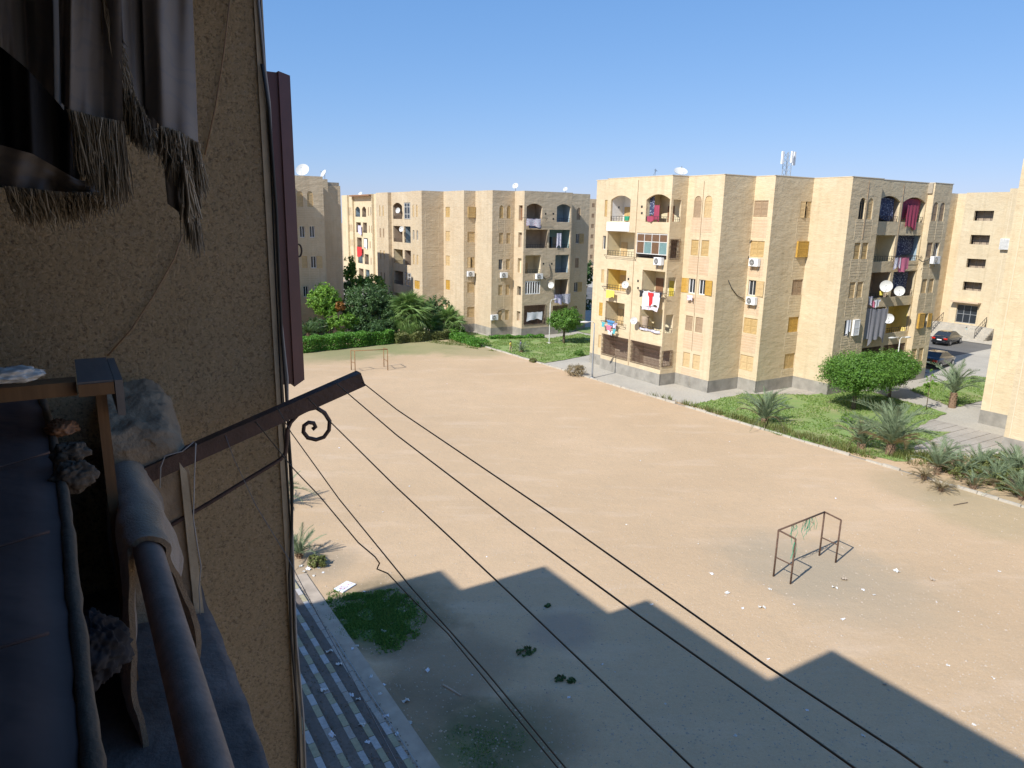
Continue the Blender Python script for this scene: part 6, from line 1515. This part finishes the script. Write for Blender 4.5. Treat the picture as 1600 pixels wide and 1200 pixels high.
def cloth_item(label, F, x0, y0, x1, y1, mat, off=.30, name='laundry', cat='laundry', waves=2., gap=0., sag=.0):
    fn_ = on_u if F.k == 'u' else on_v
    qa, za = fn_(x0, y0, F.c - off); qb, zb = fn_(x1, y1, F.c - off)
    rnd = random.Random(int(x0 * 13 + y0)); ph = rnd.uniform(0, 6); L = abs(qb - qa)
    org = F.p((qa + qb) / 2, za, -off)
    garment = any(w in label for w in ('shirt', 'pink top', 'vest', 'garment', 'blouse', 'cloth at', 'cloth right'))
    def g(a, b_, o=0.):
        if garment and b_ > .32: a = .5 + (a - .5) * .62
        q = qa + (qb - qa) * (a + .03 * sin(b_ * 3 + ph) * (b_)); z = za + (zb - za) * b_ * (1 + .10 * sin(a * 5 + ph) + .05 * sin(a * 13 + ph)) - .05 * abs(sin(a * 3 * pi)) * (1 - b_)
        return F.p(q, z, -off + o + .035 * sin(a * waves * 2 * pi + ph) * (.4 + b_))
    m_ = MB(); m_.grid(g, 16, 10); m_.grid(lambda a, b_: g(a, b_, .012), 16, 10)
    return solo(name, m_, mat, label, cat, org[0], org[1], org[2], 0, 'laundry and curtains on the balconies', True, None, org)
def cloth_box(label, F, q0, q1, z0, z1, mat, off, **k): pass
for row in [
    ('white cloth with red print in the middle of the third-floor washing line', A1, 1004, 453, 1030, 481, 'cloth_white', .42), ('black shirt at the left end of the third-floor washing line', A1, 999, 453, 1004.5, 465, 'cloth_black', .44),
    ('red garment hanging over the white cloth on the third floor', A1, 1012.5, 456, 1020, 478, 'cloth_red', .47), ('dark garment at the right end of the third-floor washing line', A1, 1030.5, 456, 1034.5, 466, 'cloth_black', .44),
    ('flowery sheet below the white cloth on the third floor', A1, 1003, 476, 1028, 487, 'cloth_flower', .38), ('lilac striped blanket over the second-floor right parapet', A1, 1000, 511, 1030.5, 521, 'cloth_stripe', .12),
    ('yellow towel drying on the third-floor left balcony', A1, 947, 452, 959.5, 466, 'cloth_yellow', .42), ('blue shirt in the second-floor bundle of washing', A1, 948, 499, 960, 510, 'cloth_blue', .42), ('pink top in the second-floor bundle of washing', A1, 946, 507, 956, 517, 'cloth_pink', .50),
    ('teal cloth at the left of the second-floor bundle of washing', A1, 940, 502, 945.5, 512, 'cloth_teal', .44), ('white vest low in the second-floor bundle of washing', A1, 949, 515, 958, 524, 'cloth_white', .42), ('dark green cloth at the right of the second-floor washing', A1, 957, 513, 962, 523, 'cloth_teal', .46),
    ('lilac blouse right of the second-floor bundle', A1, 956, 503, 964, 514, 'cloth_lilac', .38),
    ('red bundle on the rail of the top-floor right balcony', A1, 1011.5, 337, 1020, 346, 'cloth_maroon', .1), ('maroon curtain standing in the top-floor right balcony', A1, 1021, 320, 1029, 346, 'cloth_maroon', -.4), ('blue-black curtain at the left of the top-floor right balcony', A1, 1011, 306, 1021, 338, 'cloth_navy', -.35),
    ('pinkish bag hanging under the open third-floor window', Fc(M1, 'u', 41.83), 1073.5, 460, 1082, 470, 'cloth_flower', .25),
    ('maroon curtain filling the top-floor arch near the block corner', B1, 1410, 309, 1435, 342, 'cloth_maroon', -.22), ('long maroon drape spilling below the top-floor arch', B1, 1419, 320, 1430.5, 356, 'cloth_maroon', .12),
    ('navy curtain in the top-floor arch next to the maroon one', B1, 1376, 308, 1393, 343, 'cloth_navy', -.3), ('patterned blue screen on the fourth-floor balcony', B1, 1404, 365, 1436, 398, 'cloth_navy', -.5),
    ('pink towel over the fourth-floor rail', B1, 1405, 402, 1418, 423, 'cloth_pink', .3), ('white striped cloth left of the pink towel', B1, 1399, 402, 1405.5, 419, 'cloth_stripe', .3), ('blue dotted curtain on the third-floor balcony', B1, 1394, 424, 1416, 452, 'cloth_navy', -.3),
    ('grey drape, left one, outside the second-floor balcony', B1, 1351, 482, 1363, 526, 'cloth_grey', .30), ('grey drape, right one, outside the second-floor balcony', B1, 1364, 483, 1381.5, 531, 'cloth_grey', .36),
    ('white shirt bundled on the third-floor left rail', B1, 1367, 468, 1374.5, 480, 'cloth_white', .40), ('striped garment beside the white shirt on the third-floor rail', B1, 1357, 463, 1363, 476, 'cloth_stripe', .36), ('pinkish cloth under the shirts on the third-floor rail', B1, 1360, 470, 1367, 480, 'cloth_pink', .33),
    ('white cloth hanging in the open second-floor window near the lawn tree', A3, 1323, 500, 1327.5, 520, 'cloth_white', .06),
    ('pale flowery laundry on the top-floor balcony of the middle block', Fc(M2, 'v', 67.41), 823, 341, 845, 354, 'cloth_flower', .40), ('dark towel below the flowery laundry of the middle block', Fc(M2, 'v', 67.41), 827, 352, 846, 357, 'cloth_navy', .35),
    ('striped robe on the fourth-floor right balcony of the middle block', Fc(M2, 'v', 67.41), 870.5, 364, 876.5, 385, 'cloth_stripe', .1), ('pale blue sheet on the second-floor balcony of the middle block', Fc(M2, 'v', 67.41), 867, 460, 878, 474, 'cloth_lilac', .35),
    ('striped sheets right of the pale blue sheet on the middle block', Fc(M2, 'v', 67.41), 878.5, 459, 891, 473, 'cloth_stripe', .35), ('white washing behind the ground-floor grille of the middle block', Fc(M2, 'v', 67.41), 824, 488, 847, 499, 'cloth_white', .12),
    ('bright red towel on the distant block', Fc(M4, 'u', UB), 557.5, 385, 565.5, 401, 'cloth_red', .4), ('white sheet high on the distant block', Fc(M4, 'u', UB), 559.5, 352, 564.5, 366, 'cloth_lilac', .3), ('white sheet on the right of the distant block', Fc(M4, 'u', UB), 568.5, 373, 573.5, 388, 'cloth_white', .1)]:
    cloth_item(row[0], row[1], *row[2:6], row[6], row[7], name='curtain' if 'curtain' in row[0] or 'drape' in row[0] or 'screen' in row[0] else 'laundry', cat='curtain' if 'curtain' in row[0] or 'drape' in row[0] or 'screen' in row[0] else 'laundry', waves=3 if 'drape' in row[0] or 'curtain' in row[0] else 1.5)
# washing racks: thin lines out from the balconies
for lab, F, pts, off in [('washing rack of the third-floor right balcony, loaded with clothes', A1, [(997, 453), (1036, 455)], .42), ('washing rack of the third-floor left balcony with the yellow towel', A1, [(940, 447), (976, 451)], .42), ('washing rack of the second-floor left balcony', A1, [(938, 501), (972, 505)], .46),
                       ('washing rack of the fourth-floor left balcony', A1, [(944, 398), (990, 403)], .3), ('washing rack by the fourth-floor pink towel', B1, [(1399, 401), (1440, 406)], .32), ('washing rack of the top-floor balcony of the middle block', Fc(M2, 'v', 67.41), [(818, 340), (856, 343)], .42)]:
    fn_ = on_u if F.k == 'u' else on_v; m_ = MB(); P3 = []
    for (x, y) in pts: q, z = fn_(x, y, F.c - off); P3.append((q, z))
    (qa, za), (qb, zb) = P3; zb = za
    for o in (off, off * .6): m_.tube([F.p(qa, za, -o), F.p(qb, zb, -o)], .014, 5)
    for q in (qa, qb): m_.tube([F.p(q, za, -off), F.p(q, za - .02, -.005)], .018, 5); m_.tube([F.p(q, za, -off * .9), F.p(q, za - .35, -.005)], .014, 5)
    org = F.p(qa, za, -off); solo('washing_rack', m_, 'iron', lab, 'washing rack', org[0], org[1], org[2], 0, 'washing racks on the balconies', False, None, org)
# cables looping over the facades
for lab, F, pts in [('black cable looping to the outdoor unit on the shaded face', Fc(M1, 'v', 38.12), [(1138, 438), (1143, 450), (1152, 462), (1163, 468)]), ('bundle of pipes from the fourth-floor unit of the lit strip', A2, [(1174, 375), (1170, 382), (1168.5, 395), (1170, 404)]),
                  ('cable looping to the corner unit of the near block', A3, [(1436, 405), (1441, 409), (1449, 407), (1457, 400)]), ('pipe loop above the ground-level unit of the middle block', A4, [(776, 492), (779, 486), (785, 483.5), (789, 483)]), ('cable loop between the balconies of the middle block', Fc(M2, 'v', 67.41), [(858, 412), (861, 425), (860, 433), (852, 436), (848, 432)])]:
    fn_ = on_u if F.k == 'u' else on_v; P3 = []
    for x, y in pts: q, z = fn_(x, y, F.c - .05); P3.append(F.p(q, z, -.05))
    m_ = MB(); m_.tube(P3, .03, 6); solo('cable', m_, 'cable_black', lab, 'cable', *P3[0], 0, 'cables on the facades', True, None, P3[0])
# small vent holes
for bld_, F, L_ in ((M1, A1, [(967, 324), (1003, 323), (1003, 333), (982, 436), (997, 439), (997, 450)]), (M2, Fc(M2, 'v', 67.41), [(852.5, 334), (864.5, 334), (864.5, 342), (862, 412), (849, 412)])):
    fn_ = on_u if F.k == 'u' else on_v
    for x, y in L_: q, z = fn_(x, y, F.c); m_ = MB(); m_.box(F.p(q - .09, z - .09, -.015), F.p(q + .09, z + .09, .01)); m_.build('vent', 'black', bld_.root, False, bld_.o)
# telecom mast
u, v = far_uv(1221, 73); zb = height_at(1221, 276, u, v) - 1.0; zt_ = height_at(1221, 238, u, v)
tm = thing('telecom_mast', 'short lattice mobile-phone mast with white panel antennas rising above the near block roof', 'mast', u, v, 0)
m_ = MB(); s_ = .40
for i in range(4): a = (cos(pi / 4 + i * pi / 2) * s_, sin(pi / 4 + i * pi / 2) * s_); m_.tube([(a[0], a[1], zb), (a[0], a[1], zt_)], .03, 5)
for k in range(7):
    za, zc_ = zb + (zt_ - zb) * k / 7, zb + (zt_ - zb) * (k + 1) / 7
    for i in range(4): a = (cos(pi / 4 + i * pi / 2) * s_, sin(pi / 4 + i * pi / 2) * s_); c_ = (cos(pi / 4 + (i + 1) * pi / 2) * s_, sin(pi / 4 + (i + 1) * pi / 2) * s_); m_.tube([(a[0], a[1], za), (c_[0], c_[1], zc_)], .016, 4)
m_.build('lattice', 'galv', tm)
for (dx, dy, z0) in ((-.66, .1, -1.15), (.50, -.40, -1.25), (.1, .7, -1.0), (-.15, -.62, -1.05)): m_ = MB(); m_.box((dx - .12, dy - .08, zt_ + z0), (dx + .12, dy + .08, zt_ + .05)); m_.tube([(dx, dy, zt_ - .9), (dx * .4, dy * .4, zt_ - .9)], .02, 4); m_.build('panel_antenna', 'white_paint', tm)
u, v = far_uv(1019, 60); zb = 16.4; m_ = MB(); m_.tube([(0, 0, 0), (.02, 0, .8)], .015, 5); m_.tube([(.02, 0, .6), (-.35, 0, 0)], .01, 4)
for k in range(4): m_.tube([(.0 + k * .04, -.15, .72 - k * .04), (.0 + k * .04, .15, .72 - k * .04)], .008, 4)
solo('tv_aerial', m_, 'iron', 'spindly television aerial on the roof left of the big dish', 'aerial', u, v, zb)
# things on balconies
def bxthing(name, label, cat, F, x0, y0, x1, y1, mat, off, dep):
    fn_ = on_u if F.k == 'u' else on_v; qa, za = fn_(x0, y0, F.c - off); qb, zb = fn_(x1, y1, F.c - off)
    m_ = MB(); c_ = ((qa + qb) / 2, min(za, zb)); w, h = abs(qa - qb) / 2, abs(za - zb); org = F.p(c_[0], c_[1], -off)
    def fn(a, b_): th = a * 2 * pi; k = (.8 + .25 * b_) * (1 if b_ < .98 else .9); return F.p(c_[0] + w * k * cos(th), c_[1] + h * b_, -off + dep * k * sin(th))
    m_.grid(fn, 14, 7, True); solo(name, m_, mat, label, cat, *org, 0, None, True, None, org)
bxthing('plastic_tub', 'green plastic tub on the rail of the white-fronted top balcony', 'tub', A1, 976, 338, 983, 345, 'green_plastic', .05, .15)
bxthing('water_tank', 'dull brown drum standing in the second-floor right balcony', 'drum', A1, 1004, 493, 1012, 513, 'tan_wall', -.5, .3)
bxthing('yellow_bucket', 'yellow bucket behind the dishes on the third floor near the corner', 'bucket', B1, 1375.5, 455, 1379, 461, 'cloth_yellow', .05, .15)

# ================================================================== LITTER ON THE PITCH
rnd = random.Random(77)
def scrap_mesh(seed, s):
    r_ = random.Random(seed); m_ = MB(); n = 5
    pt = [[(i / n - .5) * s * r_.uniform(.8, 1.2) + r_.uniform(-.1, .1) * s for _ in (0,)][0] for i in range(n + 1)]
    def fn(a, b_): return ((a - .5) * s + .12 * s * mnoise.noise(Vector((a * 3, b_ * 3, seed))), (b_ - .5) * s * .65 + .12 * s * mnoise.noise(Vector((a * 3, b_ * 3, seed + 9))), .012 + abs(mnoise.noise(Vector((a * 2.6, b_ * 2.6, seed + 4)))) * s * .55)
    m_.grid(fn, 6, 5); return m_
SCR = [scrap_mesh(i, .22).mesh('litter_scrap', m_) for i, m_ in enumerate(['cloth_white', 'white_dirty', 'cloth_white', 'white_dirty', 'white_dirty', 'concrete'])]
LIT = [(1111, 897), (1135, 927), (1160, 951), (1190, 950), (1205, 921), (1318, 906), (1350, 922), (1365, 930), (1318, 968), (1304, 919), (1402, 893), (1455, 906), (1465, 941), (1355, 875), (1241, 945), (1499, 956), (1560, 893), (1270, 712), (1306, 779), (1410, 742), (1140, 690), (1200, 650), (1280, 700), (1085, 655), (1130, 645), (1520, 1133), (1200, 1030), (960, 1050), (1020, 945), (905, 930), (940, 1038), (850, 950), (740, 1055),
       (1000, 720), (1090, 850), (700, 690), (760, 870), (640, 760), (600, 800), (980, 820), (870, 760), (560, 790), (530, 700), (820, 600), (700, 600), (1550, 1060), (1480, 1040), (1380, 1070), (1260, 1110), (1040, 1100), (888, 1090), (1150, 1150), (1350, 1150), (1480, 1190)]
for i, (x, y) in enumerate(LIT):
    u, v = G(x + rnd.uniform(-2, 2), y); o = put('litter_scrap', SCR[i % 6]); X, Y = xy(u, v); o.location = (X, Y, 0); o.rotation_euler = (0, 0, rnd.uniform(0, 6)); k = rnd.uniform(.4, 1.0) * (1.15 if i < 12 else .55); o.scale = (k, k, k)
    tag(o, 'small pale scrap of litter lying loose on the open sand of the pitch', 'litter', 'litter scattered over the sand pitch')
LS = [(548, 1094), (594, 1087), (668, 1048), (634, 1096), (580, 1060), (600, 1070), (556, 1010), (570, 905 + 20), (607, 947), (600, 987), (551, 1016), (475, 895), (482, 890), (490, 900), (498, 888), (505, 895), (470, 885), (495, 880), (515, 1025), (530, 1045), (603, 1122), (640, 1130), (620, 1150), (566, 1148), (610, 1140), (575, 1175), (508, 1100), (520, 1180), (560, 1100)]
for i, (x, y) in enumerate(LS):
    u, v = G(x, y); X, Y = xy(u, v)
    z = 0.05 if 5.99 < u < 6.52 else (zs[sum(1 for e_ in edges if u < e_) - 1] if u < 5.97 else 0)
    o = put('litter_scrap', SCR[i % 5]); o.location = (X, Y, z); o.rotation_euler = (0, 0, rnd.uniform(0, 6)); k = rnd.uniform(.5, .95); o.scale = (k, k, k)
    tag(o, 'white scrap of paper or plastic lying on or next to the painted steps', 'litter', 'litter on and beside the steps')
u, v = G(539, 918); m_ = MB(); m_.box((-.34, -.22, .01), (.34, .22, .05)); t_ = thing('flattened_carton', 'flattened white and red carton at the edge of the shadow beside the grass patch', 'carton', u, v, .0, .5)
m_.build('card', 'cloth_white', t_); m_ = MB(); m_.box((-.26, -.12, .051), (.05, .13, .055)); m_.box((.12, -.16, .051), (.28, .0, .056)); m_.build('red_print', 'cloth_flower', t_)
for lab, (x0, y0), (x1, y1) in [('thin pale stick lying in the shade of the pitch', (692, 1071), (720, 1088)), ('short dark stick on the sand near the right kerb', (1490, 790), (1512, 786))]:
    a, b_ = G(x0, y0), G(x1, y1); m_ = MB(); m_.tube([(a[0], a[1], .03), ((a[0] + b_[0]) / 2, (a[1] + b_[1]) / 2, .04), (b_[0], b_[1], .03)], .022, 5); solo('stick', m_, 'concrete' if x0 < 900 else 'bark', lab, 'stick', a[0], a[1], 0, 0, None, False, None, (a[0], a[1], 0))
for i, (x, y, s) in enumerate([(822, 1019, .34), (875, 1062, .18), (893, 1065, .14), (855, 948, .12)]):
    u, v = G(x, y); tree('weed', ['flat green weed on the shaded sand, the biggest of four', 'dark weed on the shaded sand, left of a pair', 'dark weed on the shaded sand, right of a pair', 'tiny dark weed near the shadow edge'][i], u, v, [(0, 0, .04, s, s * .6, .06)], 260, .05, 'leaf_dark', 60 + i, .05, .01, 'weed', limbs=3)
# pebbles and crumbs, far too many to count
rng = np.random.default_rng(5); V = []; Fq = []
bx_ = [(-.5, -.5, 0), (.5, -.5, 0), (.5, .5, 0), (-.5, .5, 0), (0, 0, .5)]
cnt = 0
while cnt < 5200:
    x = rng.uniform(440, 1600); y = 560 + 640 * rng.random() ** .8; u, v = G(x, y)
    if u > KL(v) - .2 or u < 6.6 or (v > 72): continue
    cnt += 1; s = rng.uniform(.015, .05) * (1.6 if rng.random() < .06 else 1); a = rng.uniform(0, 6); i = len(V)
    for (px, py, pz_) in bx_: V.append((u + (px * cos(a) - py * sin(a)) * s, v + (px * sin(a) + py * cos(a)) * s, pz_ * s))
    Fq += [(i, i + 1, i + 4), (i + 1, i + 2, i + 4), (i + 2, i + 3, i + 4), (i + 3, i, i + 4)]
me = bpy.data.meshes.new('pebbles'); me.from_pydata(V, [], Fq); me.materials.append(MATS['concrete']); o = put('pebbles', me); o.rotation_euler = (0, 0, GROT); tag(o, 'fine stones and crumbs strewn over the sand pitch', 'gravel', None, 'stuff')

# dead leaves and crumbs on the steps, along the foot of the wall and around the weeds
V = []; Fq = []; rng = np.random.default_rng(8)
for i in range(2600):
    v = rng.uniform(10, 25); k = rng.integers(0, 5); e_ = edges[k]; u = e_ - .17 - abs(rng.normal(0, .10)) if rng.random() < .35 else e_ + .02 + abs(rng.normal(0, .07))
    z = zs[sum(1 for q in edges if u < q) - 1] if u < edges[0] else .052
    s_ = rng.uniform(.012, .035); a = rng.uniform(0, 6); n_ = len(V)
    for (dx, dy, dz) in ((-1, 0, .2), (0, -.5, .6), (1, 0, .3), (0, .5, .1)): V.append((u + (dx * cos(a) - dy * sin(a)) * s_, v + (dx * sin(a) + dy * cos(a)) * s_, z + dz * s_ + .004))
    Fq.append((n_, n_ + 1, n_ + 2, n_ + 3))
me = bpy.data.meshes.new('dead_leaves'); me.from_pydata(V, [], Fq); me.materials.append(MATS['bark']); o = put('dead_leaves', me); o.rotation_euler = (0, 0, GROT); tag(o, 'dead leaves and crumbs gathered on the painted steps', 'leaf litter', None, 'stuff')
